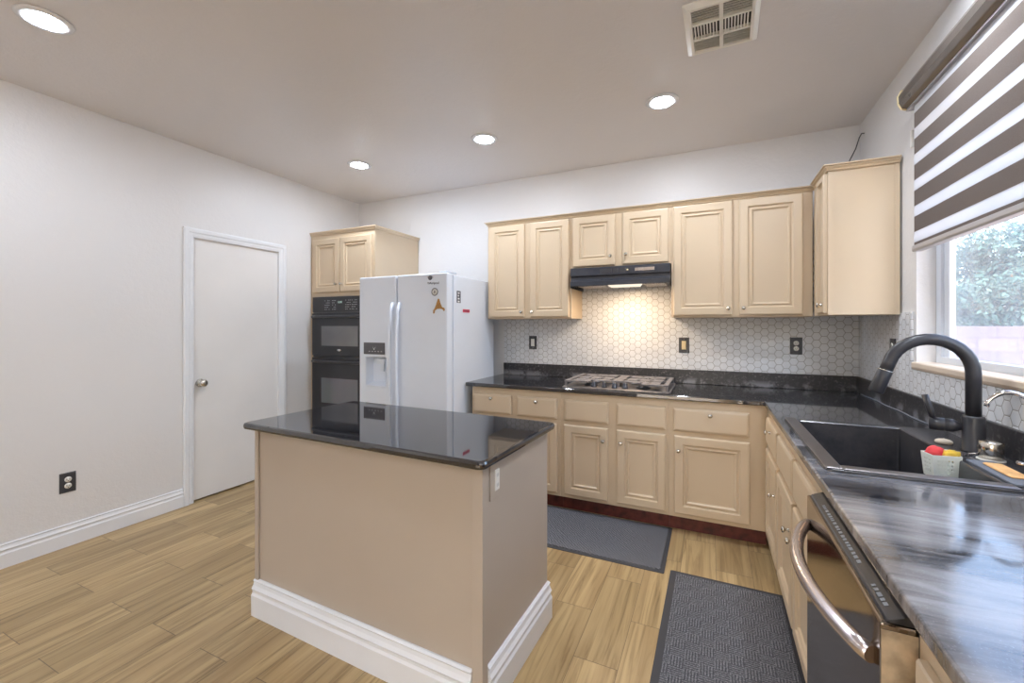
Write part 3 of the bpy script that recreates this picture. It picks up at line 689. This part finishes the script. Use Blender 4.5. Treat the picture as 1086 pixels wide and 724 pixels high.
for k in range(5): mk.box(fx1+.0031, fx1+.0035, 2.975+k*.017, 2.985+k*.017, 1.477, 1.487)
mk.build('printed_letters', 'ink', s_)

# ------------------------------------------------------------------ worktop in an L along both walls, with upstands
CZ0, CZ1 = .875, .905
CY, CX = 2.985, .294
SX0, SX1, SY0, SY1 = .338, .900, 1.64, 2.43          # sink cut-out
xs = [-1.80, CX, SX0, SX1, XR-.001]; ys = [.28, SY0, SY1, CY, YB-.001]
keep = lambda i, j: (j == 3) or (i >= 1 and not (i == 2 and j == 1))
ct = MB().slab(xs, ys, keep, CZ0, CZ1).build('countertop', 'granite_worn_glare', bevel=.006, seg=3)
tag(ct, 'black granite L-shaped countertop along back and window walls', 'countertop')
mb = MB().box(-1.78, XR-.0225, YB-.022, YB-.001, CZ1+.0004, 1.014); mb.build('backsplash_upstand', 'granite_lip', ct, bevel=.003)
mb = MB().box(XR-.022, XR-.001, .28, YB-.001, CZ1+.0004, 1.014); mb.build('backsplash_upstand', 'granite_lip', ct, bevel=.003)
cp_ = MB(); n = 14; pts = [(XR-.026-.004*math.sin(k*1.7), 3.55-k*.1, CZ1+.003) for k in range(n)]
cp_.tube(pts, .004, 6).build('caulk_bead', 'tray', ct)

# ------------------------------------------------------------------ sink, taps and things around it
t = thing('kitchen_sink', 'black composite single-bowl sink set in the granite under the window', 'sink', ((SX0+SX1)/2, (SY0+SY1)/2, CZ1))
bx0, bx1, by0, by1, bz = .376, .745, 1.675, 2.395, .69
lx0, lx1, ly0, ly1, lz = SX0-.014, SX1+.008, SY0-.014, SY1+.014, .914
def rr(x0, x1, y0, y1, z, r, n=4):
    pts = []
    for cx_, cy_, a in ((x1-r, y1-r, 0), (x0+r, y1-r, 90), (x0+r, y0+r, 180), (x1-r, y0+r, 270)):
        for k in range(n+1): pts.append((cx_+r*math.cos(math.radians(a+90*k/n)), cy_+r*math.sin(math.radians(a+90*k/n)), z))
    return pts
mb = MB(); mb.loft([rr(SX0+.002, SX1-.002, SY0+.002, SY1-.002, CZ0+.005, .02), rr(SX0+.002, SX1-.002, SY0+.002, SY1-.002, CZ1+.0006, .02), rr(lx0, lx1, ly0, ly1, CZ1+.0006, .022), rr(lx0, lx1, ly0, ly1, lz-.005, .022), rr(lx0+.0015, lx1-.0015, ly0+.0015, ly1-.0015, lz-.002, .022), rr(lx0+.005, lx1-.004, ly0+.005, ly1-.005, lz, .02), rr(bx0-.004, bx1+.004, by0-.004, by1+.004, lz, .012), rr(bx0, bx1, by0, by1, lz-.004, .008), rr(bx0+.006, bx1-.006, by0+.006, by1-.006, bz+.02, .008), rr(bx0+.025, bx1-.025, by0+.025, by1-.025, bz, .008)], caps=False)
R = rr(bx0+.025, bx1-.025, by0+.025, by1-.025, bz, .008); mb.f([mb.v(*p) for p in R])
sk = mb.build('basin', 'sink', t)
mb = MB()
for a0, a1, b0, b1 in ((lx0+.003, bx0-.003, ly0+.003, ly1-.003), (bx0-.003, bx1+.02, ly0+.003, by0-.004)): mb.loft([rr(a0, a1, b0, b1, lz+.0002, .002, 2), rr(a0, a1, b0, b1, lz+.0015, .002, 2), rr(a0+.005, a1-.005, b0+.005, b1-.005, lz+.004, .002, 2)])
mb.build('rim', 'rimsteel', t)
MB().lathe([(.0, .004), (.03, .004), (.042, .001), (.044, .004), (.0438, .007), (.03, .006), (0, .005)], (.56, 2.03, bz), 'Z', 20).build('drain', 'chrome', t)

fxx, fyy, fz0 = .848, 2.07, lz
t = thing('faucet', 'black gooseneck pull-down faucet standing behind the sink', 'faucet', (fxx, fyy, fz0))
MB().lathe([(0, .0005), (.034, .0005), (.034, .004), (.0305, .008), (.0305, .118), (.029, .124), (.0, .124)], (fxx, fyy, fz0), 'Z', 24).build('body', 'blackm', t)
pts = [(fxx, fyy, fz0+.1245), (fxx, fyy, 1.19)] ; R_ = .119
for k in range(1, 15):
    a = PI*k/15.2; pts.append((fxx-R_+R_*math.cos(a), fyy+.0, 1.19+R_*math.sin(a)))
end = Vector(pts[-1]); dr = (Vector(pts[-1])-Vector(pts[-2])).normalized()
pts.append(tuple(end+dr*.03))
MB().tube(pts, .0212, 18).build('spout', 'blackm', t)
q0 = end+dr*.0305
sh = MB().tube([tuple(q0), tuple(q0+dr*.004), tuple(q0+dr*.03), tuple(q0+dr*.086), tuple(q0+dr*.091)], [.0215, .0235, .0235, .0245, .021], 16).build('spray_head', 'blackm', t)
MB().tube([tuple(q0+dr*.0005), tuple(q0+dr*.003)], .0242, 16).build('collar_ring', 'nickel', sh)
hd = Vector((-.93, .30, 0)).normalized(); h0 = Vector((fxx, fyy, fz0+.082))+hd*.0285
hv = MB().tube([tuple(h0), tuple(h0+hd*.022), tuple(h0+hd*.040), tuple(h0+hd*.042), tuple(h0+hd*.046), tuple(h0+hd*.082), tuple(h0+hd*.086)], [.012, .0235, .0245, .0225, .0245, .024, .021], 16).build('handle_valve', 'blackm', t)
l0 = h0+hd*.074+Vector((0, 0, .015))
MB().tube([tuple(l0), tuple(l0+Vector((-.006, .004, .03))), tuple(l0+Vector((-.02, .012, .09)))], [.013, .0155, .0155], 12, sx=.6).build('lever', 'blackm', hv)

t = thing('water_tap', 'slim chrome drinking-water tap arching in at the right of the sink', 'faucet', (.86, 1.765, lz))
MB().lathe([(0, .0005), (.02, .0005), (.02, .006), (.012, .012), (.012, .05), (.009, .056), (0, .056)], (.86, 1.765, lz), 'Z', 18).build('base', 'chrome', t)
pts = [(.86, 1.765, lz+.0565), (.86, 1.765, 1.09)]
for k in range(1, 11): a = PI*k/12; pts.append((.86-.052+.052*math.cos(a), 1.765+.002*k, 1.09+.07*math.sin(a)))
pts.append((pts[-1][0]-.003, pts[-1][1], pts[-1][2]-.012)); MB().tube(pts, [.0075]*2+[.0068]*8+[.0062]*3, 12).build('spout', 'chrome', t)
MB().tube([(.848, 1.765, lz+.035), (.817, 1.765, lz+.043)], .005, 8).build('lever', 'chrome', t)

t = thing('air_gap_cap', 'short chrome cylinder cap on a pale ring beside the faucet', 'air gap', (.840, 1.948, lz))
MB().lathe([(0, .0005), (.0345, .0005), (.0345, .004), (.031, .006), (0, .006)], (.840, 1.948, lz), 'Z', 28).build('base_ring', 'white_plastic', t)
MB().lathe([(0, .0065), (.0300, .0065), (.0300, .058), (.0275, .062), (0, .063)], (.840, 1.948, lz), 'Z', 28).build('cap', 'brushed', t)

# sponge caddy hooked on the bowl edge, with real holes
t = thing('sponge_caddy', 'pale mint perforated plastic caddy hooked on the rear edge of the sink bowl', 'caddy', (.708, 1.925, .848), math.radians(10))
X = wmat(t)
def caddy():
    mb = MB(X); W2, D2, H2 = .040, .030, .078; n = 8; m_h = 6
    cor = [(-1, -1), (1, -1), (1, 1), (-1, 1)]
    def P(side, u, v):
        a, b = cor[side], cor[(side+1) % 4]; k = .84+.16*v
        return (( a[0]*(1-u)+b[0]*u)*W2*k, (a[1]*(1-u)+b[1]*u)*D2*k, v*H2)
    for side in range(4):
        N = n if side % 2 == 0 else 5
        for i in range(N):
            for j in range(m_h):
                u0, u1, v0, v1 = i/N, (i+1)/N, j/m_h, (j+1)/m_h
                o_ = [P(side, u0, v0), P(side, u1, v0), P(side, u1, v1), P(side, u0, v1)]
                hole = 0 < j < m_h-0 and j < m_h-1 and 0 < i < N-1 and (side % 2 == 1 or i < 6)
                ov = [mb.v(*p) for p in o_]
                if not hole: mb.f(ov); continue
                g_ = .22; iv = [mb.v(*P(side, u0+(u1-u0)*a, v0+(v1-v0)*b)) for a, b in ((g_, g_), (1-g_, g_), (1-g_, 1-g_), (g_, 1-g_))]
                for k in range(4): mb.f([ov[k], ov[(k+1) % 4], iv[(k+1) % 4], iv[k]])
    mb.f([mb.v(*P(0, 0, 0)), mb.v(*P(0, 1, 0)), mb.v(*P(2, 0, 0)), mb.v(*P(2, 1, 0))])
    o_ = mb.build('basket', 'mint', t); s = o_.modifiers.new('thick', 'SOLIDIFY'); s.thickness = .0022; s.offset = 0
    return o_
caddy()
hk = MB(X); hk.tube([(.0, .031, .076), (.012, .033, .082), (.046, .034, .081), (.058, .034, .077)], .0035, 8); hk.build('hook', 'mint', t)
def blob(name, mat, c, r, seed, lab, cat, squash=(1, 1, 1), g=None):
    bm = bmesh.new(); bmesh.ops.create_icosphere(bm, subdivisions=3, radius=1)
    rnd = random.Random(seed); ph = [(rnd.uniform(3, 8), rnd.uniform(3, 8), rnd.uniform(3, 8), rnd.uniform(0, 6)) for _ in range(5)]
    for v in bm.verts:
        k = 1+.13*sum(math.sin(a*v.co.x+d_)*math.sin(b*v.co.y)*math.cos(c_*v.co.z) for a, b, c_, d_ in ph)
        v.co = Vector((v.co.x*squash[0], v.co.y*squash[1], v.co.z*squash[2]))*r*k
    for f in bm.faces: f.smooth = True
    mb = MB(); mb.bm.free(); mb.bm = bm; bm.transform(Matrix.Translation(c)); o_ = mb.build(name, mat)
    return tag(o_, lab, cat, g)
blob('scrub_pad', 'red', (.696, 1.935, .926), .025, 3, 'red scrubber heaped in the mint sponge caddy', 'scrubber', (1, .75, .85))
blob('sponge', 'yellow', (.733, 1.922, .922), .024, 5, 'yellow and green sponge beside the red scrubber in the caddy', 'sponge', (1, .7, .8))
tag(MB().lathe([(0, .0006), (.023, .0006), (.026, .006), (.023, .012), (.017, .015), (.010, .0145), (0, .020)], (.800, 2.155, lz), 'Z', 24).build('drain_stopper', 'beige'), 'round beige drain stopper lying on the sink ledge behind the caddy', 'stopper')
t = thing('spatula', 'small metal spatula lying on the sink ledge at the faucet foot', 'utensil', (.79, 2.0, lz))
mb = MB(); mb.prism([(.757, 1.995), (.775, 1.965), (.80, 1.985), (.812, 2.005), (.80, 2.03), (.775, 2.03)], lz+.0006, lz+.003, 'Z'); mb.build('blade', 'steel', t)
MB().tube([(.806, 1.998, lz+.004), (.82, 1.992, lz+.008), (.86, 1.995, lz+.012)], .0036, 8).build('handle', 'steel', t)
tag(MB().loft([rr(.762, .835, 1.66, 1.915, lz+.0006, .012), rr(.762, .835, 1.66, 1.915, lz+.005, .012), rr(.766, .831, 1.664, 1.911, lz+.0055, .012)]).build('sink_tray', 'tray'), 'grey rubber tray on the sink ledge right of the chrome cap', 'tray')
tag(MB().loft([rr(.785, .828, 1.72, 1.865, lz+.0062, .008), rr(.783, .83, 1.718, 1.867, lz+.009, .008), rr(.786, .827, 1.722, 1.863, lz+.012, .008)]).build('sponge', 'orange'), 'flat orange sponge lying on the grey sink tray', 'sponge')

# ------------------------------------------------------------------ dishwasher
dx, dy0, dy1 = .266, .938, 1.557
t = thing('dishwasher', 'stainless dishwasher with curved bar handle in the window run', 'dishwasher', (dx, (dy0+dy1)/2, 0))
MB().box(RX+.002, XR-.03, dy0+.006, dy1-.006, .09, .868).build('tub', 'blackm', t)
dd = MB().box(dx, RX+.0015, dy0, dy1, .115, .846).build('door', 'dwpanel', t, bevel=.004)
mk = MB().prism([(dx+.009, .8464), (RX+.0015, .8464), (RX+.0015, .866), (dx+.012, .850)], dy0+.004, dy1-.004, 'Y'); rnd = random.Random(4); y = dy1-.10
while y > dy0+.04:
    ln = rnd.uniform(.004, .014)
    if not (dy0+.12 < y < dy0+.2): mk.prism([(dx+.018, .8529), (dx+.0245, .8555), (dx+.0245, .8560), (dx+.018, .8534)], y-ln, y, 'Y', 1)
    y -= ln+rnd.uniform(.004, .01)
mk.build('control_strip', ['black', 'markdim'], dd)
MB().box(dx+.001, RX+.001, dy0-.0016, dy0-.0003, .13, .835).build('door_edge', plain('paint_smeared_edge', srgb(188, 168, 140), .5, var=.3, vscale=22), dd)
hd = MB(); n = 20; y0_, y1_ = dy0+.03, dy1-.03
pts = [(dx-.004-.062*math.sin(PI*k/n)**.75 if 0 < k < n else dx-.003, y1_+(y0_-y1_)*k/n, .768) for k in range(n+1)]
hd.tube(pts, .0158, 16); hd.build('handle', 'stainless', dd)
MB().box(RX+.05, RX+.06, dy0+.006, dy1-.006, .001, .0895).build('toe_kick', 'black', t)

# ------------------------------------------------------------------ gas cooktop
t = thing('gas_cooktop', 'black gas cooktop with grey cast grates on the back counter', 'cooktop', (-.62, 3.30, CZ1))
x0, x1, y0, y1 = -1.0, -.243, 3.03, 3.575
MB().loft([rr(x0, x1, y0, y1, CZ1+.0006, .02), rr(x0, x1, y0, y1, CZ1+.006, .02), rr(x0+.006, x1-.006, y0+.006, y1-.006, CZ1+.010, .018)]).build('top_plate', 'cooktop', t)
kz = CZ1+.0105
for k in range(4):
    MB().lathe([(0, 0), (.021, 0), (.021, .006), (.017, .009), (.0155, .036), (.012, .040), (0, .040)], (-.772+k*.074, 3.085+.012*(k % 2), kz), 'Z', 18).build('knob', 'hood', t)
bi = 0
for bx in (x0+.19, x1-.19):
    for by in (y0+.13, y1-.13):
        b = MB().lathe([(0, 0), (.05, 0), (.05, .008), (.036, .010), (.036, .016), (0, .018)], (bx, by, kz), 'Z', 22).build('burner', 'blackm', t)
    g = MB(); gx0, gx1, gy0, gy1, gz = bx-.175, bx+.175, y0+.025, y1-.005, kz+.032
    if bx < -.6: gx1 = bx+.187
    else: gx0 = bx-.187
    xo, xi = (gx0, gx1) if bx < -.6 else (gx1, gx0); sgn = 1 if xi > xo else -1; xm = xo+sgn*.175; ys_ = gy0+.105
    def bar(a, b, c, d): g.box(min(a, b), max(a, b), c, d, gz, gz+.010)
    bar(xo, xm, gy0, gy0+.03); bar(xm-sgn*.03, xm, gy0+.03, ys_); bar(xm-sgn*.03, xi, ys_, ys_+.03)
    bar(xo, xi, gy1-.03, gy1); bar(xo, xo+sgn*.03, gy0+.03, gy1-.03); bar(xi, xi-sgn*.03, ys_+.03, gy1-.03)
    bar(xo+sgn*.03, xi-sgn*.03, (gy0+gy1)/2-.015, (gy0+gy1)/2+.015)
    for k in range(1, 4): xx = xo+(xi-xo)*k/4; bar(xx-.033, xx+.033, (gy0+gy1)/2+.12, gy1-.03); bar(xx-.033, xx+.033, (gy0+gy1)/2+.015, (gy0+gy1)/2+.055); bar(xx-.033, xx+.033, (gy0+gy1)/2-.055, (gy0+gy1)/2-.015)
    for k in range(1, 4): xx = xo+(xi-xo)*k/4; bar(xx-.033, xx+.033, max(gy0+.03, ys_+.03) if k > 1 else gy0+.03, ys_+.06)
    for by in (y0+.13, y1-.13):
        for k in range(8):
            a = 2*PI*k/8; c, s = math.cos(a), math.sin(a)
            g.tube([(bx+.028*c, by+.028*s, gz+.004), (bx+.10*c, by+.085*s, gz+.004)], .008, 6)
    for xx, yy in ((xo+sgn*.009, gy0+.009), (xo+sgn*.009, gy1-.009), (xi-sgn*.009, gy1-.009), (xi-sgn*.009, ys_+.01)): g.box(xx-.008, xx+.008, yy-.008, yy+.008, kz+.0002, gz)
    g.build('grate', 'iron', t)

# ------------------------------------------------------------------ range hood with its warm lamp
t = thing('range_hood', 'black under-cabinet range hood with a lit warm lamp above the cooktop', 'range hood', (-.64, 3.5, 1.655))
hx0, hx1, hz0, hz1 = -1.013, -.266, 1.66, 1.8172
hy = 3.285
mb = MB(); sec = [(hy, hz0+.012), (hy+.0, hz0+.05), (hy+.018, hz0+.06), (hy+.018, hz0+.085), (hy+.006, hz0+.095), (hy+.012, hz1), (YB-.0105, hz1), (YB-.0105, hz0+.025), (hy+.03, hz0+.025)]
mb.prism(sec, hx0, hx1, 'X').build('shell', 'hood', t, bevel=.002)
lp = MB(); lp.box(hx0, hx0+.006, hy+.004, YB-.0105, hz0, hz0+.0245).box(hx1-.006, hx1, hy+.004, YB-.0105, hz0, hz0+.0245); lp.build('side_skirt', 'hood', t)
lm = MB().prism([(hx0+.30, hz0+.004), (hx0+.52, hz0+.004), (hx0+.535, hz0+.0245), (hx0+.285, hz0+.0245)], hy+.035, hy+.15, 'Y').build('lamp_lens', 'hoodlamp', t)
MB().box(hx0+.05, hx0+.26, hy+.05, YB-.05, hz0+.014, hz0+.0245).box(hx1-.19, hx1-.04, hy+.05, YB-.05, hz0+.014, hz0+.0245).build('grease_filter', 'steel', t)
sw = MB()
for a, b in ((.235, .325), (.335, .375), (.385, .43)): sw.box(hx0+a, hx0+b, hy+.0055, hy+.0108, hz0+.108, hz0+.14)
sw.build('rocker_switch', 'blackm', t)
MB().box(hx0+.50, hx0+.64, hy+.0062, hy+.0108, hz0+.112, hz0+.136).build('name_plate', 'steel', t, bevel=.001)
MB().lathe([(0, 0), (.007, 0), (.007, .003), (0, .004)], (hx0+.445, hy+.0085, hz0+.124), 'Y', 12).build('indicator', 'bisque', t)
ll = bpy.data.lights.new('hood_bulb', 'AREA'); ll.shape = 'RECTANGLE'; ll.size = .20; ll.size_y = .06; ll.energy = HOOD; ll.color = (1, .74, .48)
lo = bpy.data.objects.new('hood_bulb', ll); C.objects.link(lo); lo.parent = t
lo.matrix_basis = wmat(t).inverted() @ Matrix.Translation((hx0+.41, hy+.06, hz0-.002))

# ------------------------------------------------------------------ island
IA = math.radians(-1.9)
IX = ROT(-.712, 1.292, 0, IA)          # origin = near right corner of the base; x runs left (negative)
t = thing('kitchen_island', 'taupe painted kitchen island base with white baseboard', 'island', (-.712, 1.292, 0), IA)
IW, IDP = 1.243, .60
MB(IX).box(-IW+.002, -.002, .002, IDP-.002, .001, .8735).build('body', 'island', t)
for (a, b) in ((-IW, -IW+.024), (-.036, 0)): MB(IX).box(a, b, -.008, .0015, .001, .8735).build('corner_trim', 'island', t, bevel=.001)
MB(IX).box(-.0015, .006, -.008, .03, .001, .8735).build('corner_trim', 'island', t, bevel=.001)
mb = MB(IX); baseboard(mb, (-IW-.002, .0015), (-.037, .0015), (0, -1), .165, .026); mb.build('baseboard', 'white', t)
mb = MB(IX); baseboard(mb, (-.0015, .031), (-.0015, IDP), (1, 0), .165, .024); mb.build('baseboard', 'white', t)
mb = MB(IX); mb.box(-.0015, .004, .052, .142, .735, .868); op = mb.build('outlet_plate', 'island', t, bevel=.0015)
mb = MB(IX); mb.loft([[(.0041, .083, .762), (.0041, .112, .762), (.0041, .112, .838), (.0041, .083, .838)], [(.008, .084, .764), (.008, .111, .764), (.008, .111, .836), (.008, .084, .836)]]).build('outlet_face', 'white_plastic', op)
mb = MB(IX)
for z in (.782, .818):
    for yy in (.091, .101): mb.box(.0081, .0086, yy, yy+.003, z-.006, z+.006)
mb.build('slots', 'mark', op)
tx0, tx1, ty0, ty1 = -IW-.042, .032, -.048, .628
mb = MB(IX)
def island_ring(i, z): return [(IX @ Vector(p)) for p in ()]
mb.loft([rr(tx0+.012, tx1-.012, ty0+.012, ty1-.012, CZ0, .02), rr(tx0+.003, tx1-.003, ty0+.003, ty1-.003, CZ0+.003, .024), rr(tx0, tx1, ty0, ty1, CZ0+.011, .026), rr(tx0, tx1, ty0, ty1, CZ0+.019, .026), rr(tx0+.003, tx1-.003, ty0+.003, ty1-.003, CZ1-.003, .024), rr(tx0+.011, tx1-.011, ty0+.011, ty1-.011, CZ1, .02)])
tag(mb.build('island_countertop', 'granite'), 'polished black granite slab on top of the taupe island', 'countertop')

# ------------------------------------------------------------------ wall plates
def plate(name, label, X, kind, facem, w=.076, h=.122):
    # local frame: x across, -y out of the wall
    t = thing(name, label, 'outlet' if kind == 'duplex' else 'switch', tuple(X.translation), X.to_euler().z, 'outlets and switches')
    MB(X).loft([ringrect(-w/2, w/2, -h/2, h/2, i, y) for i, y in ((0, -.0004), (0, -.003), (.004, -.006))]).build('plate', 'plate', t)
    if kind == 'duplex':
        for z in (-.0195, .0195):
            mb = MB(X).lathe([(0, .0061), (.0168, .0061), (.0168, .0082), (0, .0085)], (0, 0, z), 'Y', 20); r = mb.build('receptacle', facem, t)
            s = MB(X); s.box(-.0075, -.0055, -.0092, -.0086, z-.003, z+.006).box(.0055, .0075, -.0092, -.0086, z-.003, z+.006).lathe([(0, 0), (.0025, 0), (.0025, .0006), (0, .0006)], (0, -.0086, z-.009), 'Y', 8); s.build('slots', 'slot', r)
    else:
        r = MB(X).loft([ringrect(-.0165, .0165, -.034, .034, i, y) for i, y in ((0, -.0061), (0, -.009), (.003, -.0115))]).build('rocker', facem, t)
        MB(X).box(-.008, .008, -.0125, -.0118, -.016, .016).build('toggle', facem, r)
    for z in ((0,) if kind == 'duplex' else (-.049, .049)):
        MB(X).lathe([(0, .0062), (.003, .0062), (.003, .0072), (0, .0074)], (0, 0, z), 'Y', 8).build('screw', 'nickel', t)
    return t
yw = YB-.0092
plate('light_switch', 'charcoal plate with white rocker switch under the left upper cabinet', ROT(-1.484, yw, 1.208), 'rocker', 'white_plastic')
plate('light_switch', 'charcoal plate with yellowed rocker switch right of the cooktop', ROT(-.191, yw, 1.207), 'rocker', 'bisque')
plate('outlet', 'charcoal duplex outlet on back hex tiles near the right corner', ROT(.56, yw, 1.216), 'duplex', 'white_plastic')
plate('outlet', 'charcoal duplex outlet on the window-wall tiles behind the faucet', ROT(XR-.0092, 3.05, 1.228, -PI/2), 'duplex', 'white_plastic')
plate('outlet', 'charcoal duplex outlet low on the left wall above the baseboard', ROT(XL, 1.248, .392, PI/2), 'duplex', 'white_plastic')

# ------------------------------------------------------------------ zebra roller blind
t = thing('roller_blind', 'brown and sheer striped zebra roller blind half lowered over the sink window', 'blind', (.87, 2.0, 2.4))
by0, by1 = 1.18, 2.675
sec = [(.9305, 2.506), (.865, 2.506), (.840, 2.496), (.826, 2.468), (.828, 2.436), (.840, 2.410), (.858, 2.402), (.9305, 2.402)]
MB().prism([(x, z) for x, z in sec], by0, by1, 'Y', smooth=False).build('cassette', 'bronze', t, bevel=.004)
mb = MB().prism([(x-.0035 if x < .93 else x, z+(.003 if z > 2.45 else -.003)) for x, z in sec], by1+.0004, by1+.006, 'Y'); mb.build('end_cap', 'bisque', t)
mb = MB(); mb.prism([(.852, 2.388), (.857, 2.4015), (.905, 2.4015), (.905, 2.388)], by0, by1-.01, 'Y'); mb.build('cassette_lip', 'rail', t)
sy0, sy1 = 1.20, 2.611; per = .1208; dk = .072; zb = 1.733
def stripes(x, zo):
    mb = MB(); zt = 2.3875
    edges = [zt]; k = 0; z_ = 2.352+zo
    kinds = [1]
    while z_ > zb:
        edges.append(z_); kinds.append(0 if k % 2 == 0 else 1); z_ -= dk if k % 2 == 0 else per-dk; k += 1
    edges.append(zb)
    prev = [mb.v(x, sy0, edges[0]), mb.v(x, sy1, edges[0])]
    for i in range(1, len(edges)):
        cur = [mb.v(x, sy0, edges[i]), mb.v(x, sy1, edges[i])]
        mb.f([prev[0], prev[1], cur[1], cur[0]], kinds[i-1]); prev = cur
    return mb
f1 = stripes(.866, 0).build('front_fabric', ['band', 'sheer'], t)
f2 = stripes(.888, .006).build('rear_fabric', ['band', 'sheer'], t)
for f_ in (f1, f2): s = f_.modifiers.new('thick', 'SOLIDIFY'); s.thickness = .0006
MB().prism([(.860, 1.706), (.857, 1.715), (.860, 1.734), (.894, 1.734), (.897, 1.715), (.894, 1.706)], sy0-.004, sy1+.004, 'Y').build('bottom_rail', 'rail', t, bevel=.002)
tag(MB().box(XR-.012, XR-.0005, 2.808, 2.824, 2.262, 2.348).build('cord_bracket', 'white_plastic', bevel=.002), 'small white cord bracket on the wall beside the blind', 'bracket')
mb = MB(); P0 = [(.80, 3.54, 2.272), (.835, 3.62, 2.38), (.869, 3.660, 2.495), (.905, 3.662, 2.575), (.924, 3.655, 2.648), (.9275, 3.62, 2.66), (.928, 3.575, 2.642)]
mb.tube(P0, .0035, 8); tag(mb.build('cable', 'blackm'), 'thin black cable rising from cabinet top to the ceiling corner', 'cable')

# ------------------------------------------------------------------ floor mats
def floor_mat_obj(label, x0, x1, y0, y1, rz, pile, bw=.03):
    t = thing('floor_mat', label, 'mat', ((x0+x1)/2, (y0+y1)/2, 0), rz, 'kitchen floor mats'); X = wmat(t); w, l = (x1-x0)/2, (y1-y0)/2
    MB(X).loft([rr(-w, w, -l, l, .0006, .01), rr(-w, w, -l, l, .003, .01), rr(-w+bw, w-bw, -l+bw, l-bw, .0055, .008)]).build('rubber_edge', 'matedge', t)
    MB(X).loft([rr(-w+bw, w-bw, -l+bw, l-bw, .0057, .008), rr(-w+bw, w-bw, -l+bw, l-bw, .009, .008), rr(-w+bw+.003, w-bw-.003, -l+bw+.003, l-bw-.003, .011, .008)]).build('pile', pile, t)
floor_mat_obj('grey woven floor mat lying along the cooktop base cabinets', -1.15, -.231, 2.478, 3.06, 0, 'carpet', .022)
floor_mat_obj('charcoal basketweave floor mat in front of the sink and dishwasher', -.207, .345, 1.42, 2.53, math.radians(-.6), 'carpet2', .032)

# ------------------------------------------------------------------ garden beyond the window
struct(MB().box(-14, 30, -14, 30, -.62, -.5).build('ground', 'gravel'), 'gravel yard outside')
bwl = MB().box(1.3, 16, 8.2, 8.4, -.499, 1.36).build('garden_wall', 'block'); tag(bwl, 'low pale block wall at the end of the yard', 'wall')
def tree(x, y, z0, hgt, rx, rz, n, mat, lab, seed):
    rnd = random.Random(seed)
    t = thing('garden_tree', lab, 'tree', (x, y, z0), 0, 'trees beyond the block wall')
    tr = MB(); tr.tube([(x, y, z0), (x+.1, y, z0+hgt*.3), (x-.1, y+.1, z0+hgt*.75)], [.14, .11, .05], 8)
    for k in range(6):
        a = rnd.uniform(0, 6.28); zz = z0+hgt*rnd.uniform(.25, .6); tr.tube([(x, y, zz), (x+math.cos(a)*rx*.5, y+math.sin(a)*rx*.5, zz+rz*.5)], [.05, .02], 6)
    tr.build('trunk', 'bark', t)
    cl = []
    while len(cl) < 46:
        q = Vector((rnd.uniform(-1, 1), rnd.uniform(-1, 1), rnd.uniform(-1, 1)))
        if .25 < q.length < 1: cl.append((x+q.x*(rx-.3), y+q.y*(rx-.3), z0+hgt-rz+q.z*(rz-.3), rnd.uniform(.22, .42)))
    vs, fs_ = [], []
    for _ in range(n):
        cx_, cy_, cz_, r = cl[rnd.randrange(len(cl))]
        d = Vector((rnd.gauss(0, 1), rnd.gauss(0, 1), rnd.gauss(0, 1))).normalized()*r*rnd.uniform(.5, 1)
        p = Vector((cx_, cy_, cz_))+d; a = Vector((rnd.gauss(0, 1), rnd.gauss(0, 1), rnd.gauss(0, 1))).normalized(); b = a.cross(Vector((rnd.gauss(0, 1), rnd.gauss(0, 1), rnd.gauss(0, 1)))).normalized()
        s = rnd.uniform(.03, .065); k = len(vs)
        vs += [p-a*s, p+b*s*.45, p+a*s, p-b*s*.45]; fs_.append((k, k+1, k+2, k+3))
    o_ = [-wmat(t).translation.x, -wmat(t).translation.y, -wmat(t).translation.z]
    me = bpy.data.meshes.new('foliage'); me.from_pydata([(v.x+o_[0], v.y+o_[1], v.z+o_[2]) for v in vs], [], fs_); me.materials.append(M[mat])
    fo = bpy.data.objects.new('foliage', me); C.objects.link(fo); fo.parent = t
tree(4.95, 10.6, -.5, 3.9, 1.15, 1.35, 20000, 'leaf2', 'blue-green tree behind the block wall filling the middle of the window', 1)
tree(7.75, 11.0, -.5, 4.6, 1.3, 1.6, 14000, 'leaf', 'tall pale tree behind the block wall farthest from the house', 3)
tree(2.2, 10.9, -.5, 3.2, 1.2, 1.1, 9000, 'leaf', 'low pale tree behind the block wall nearest the house', 2)
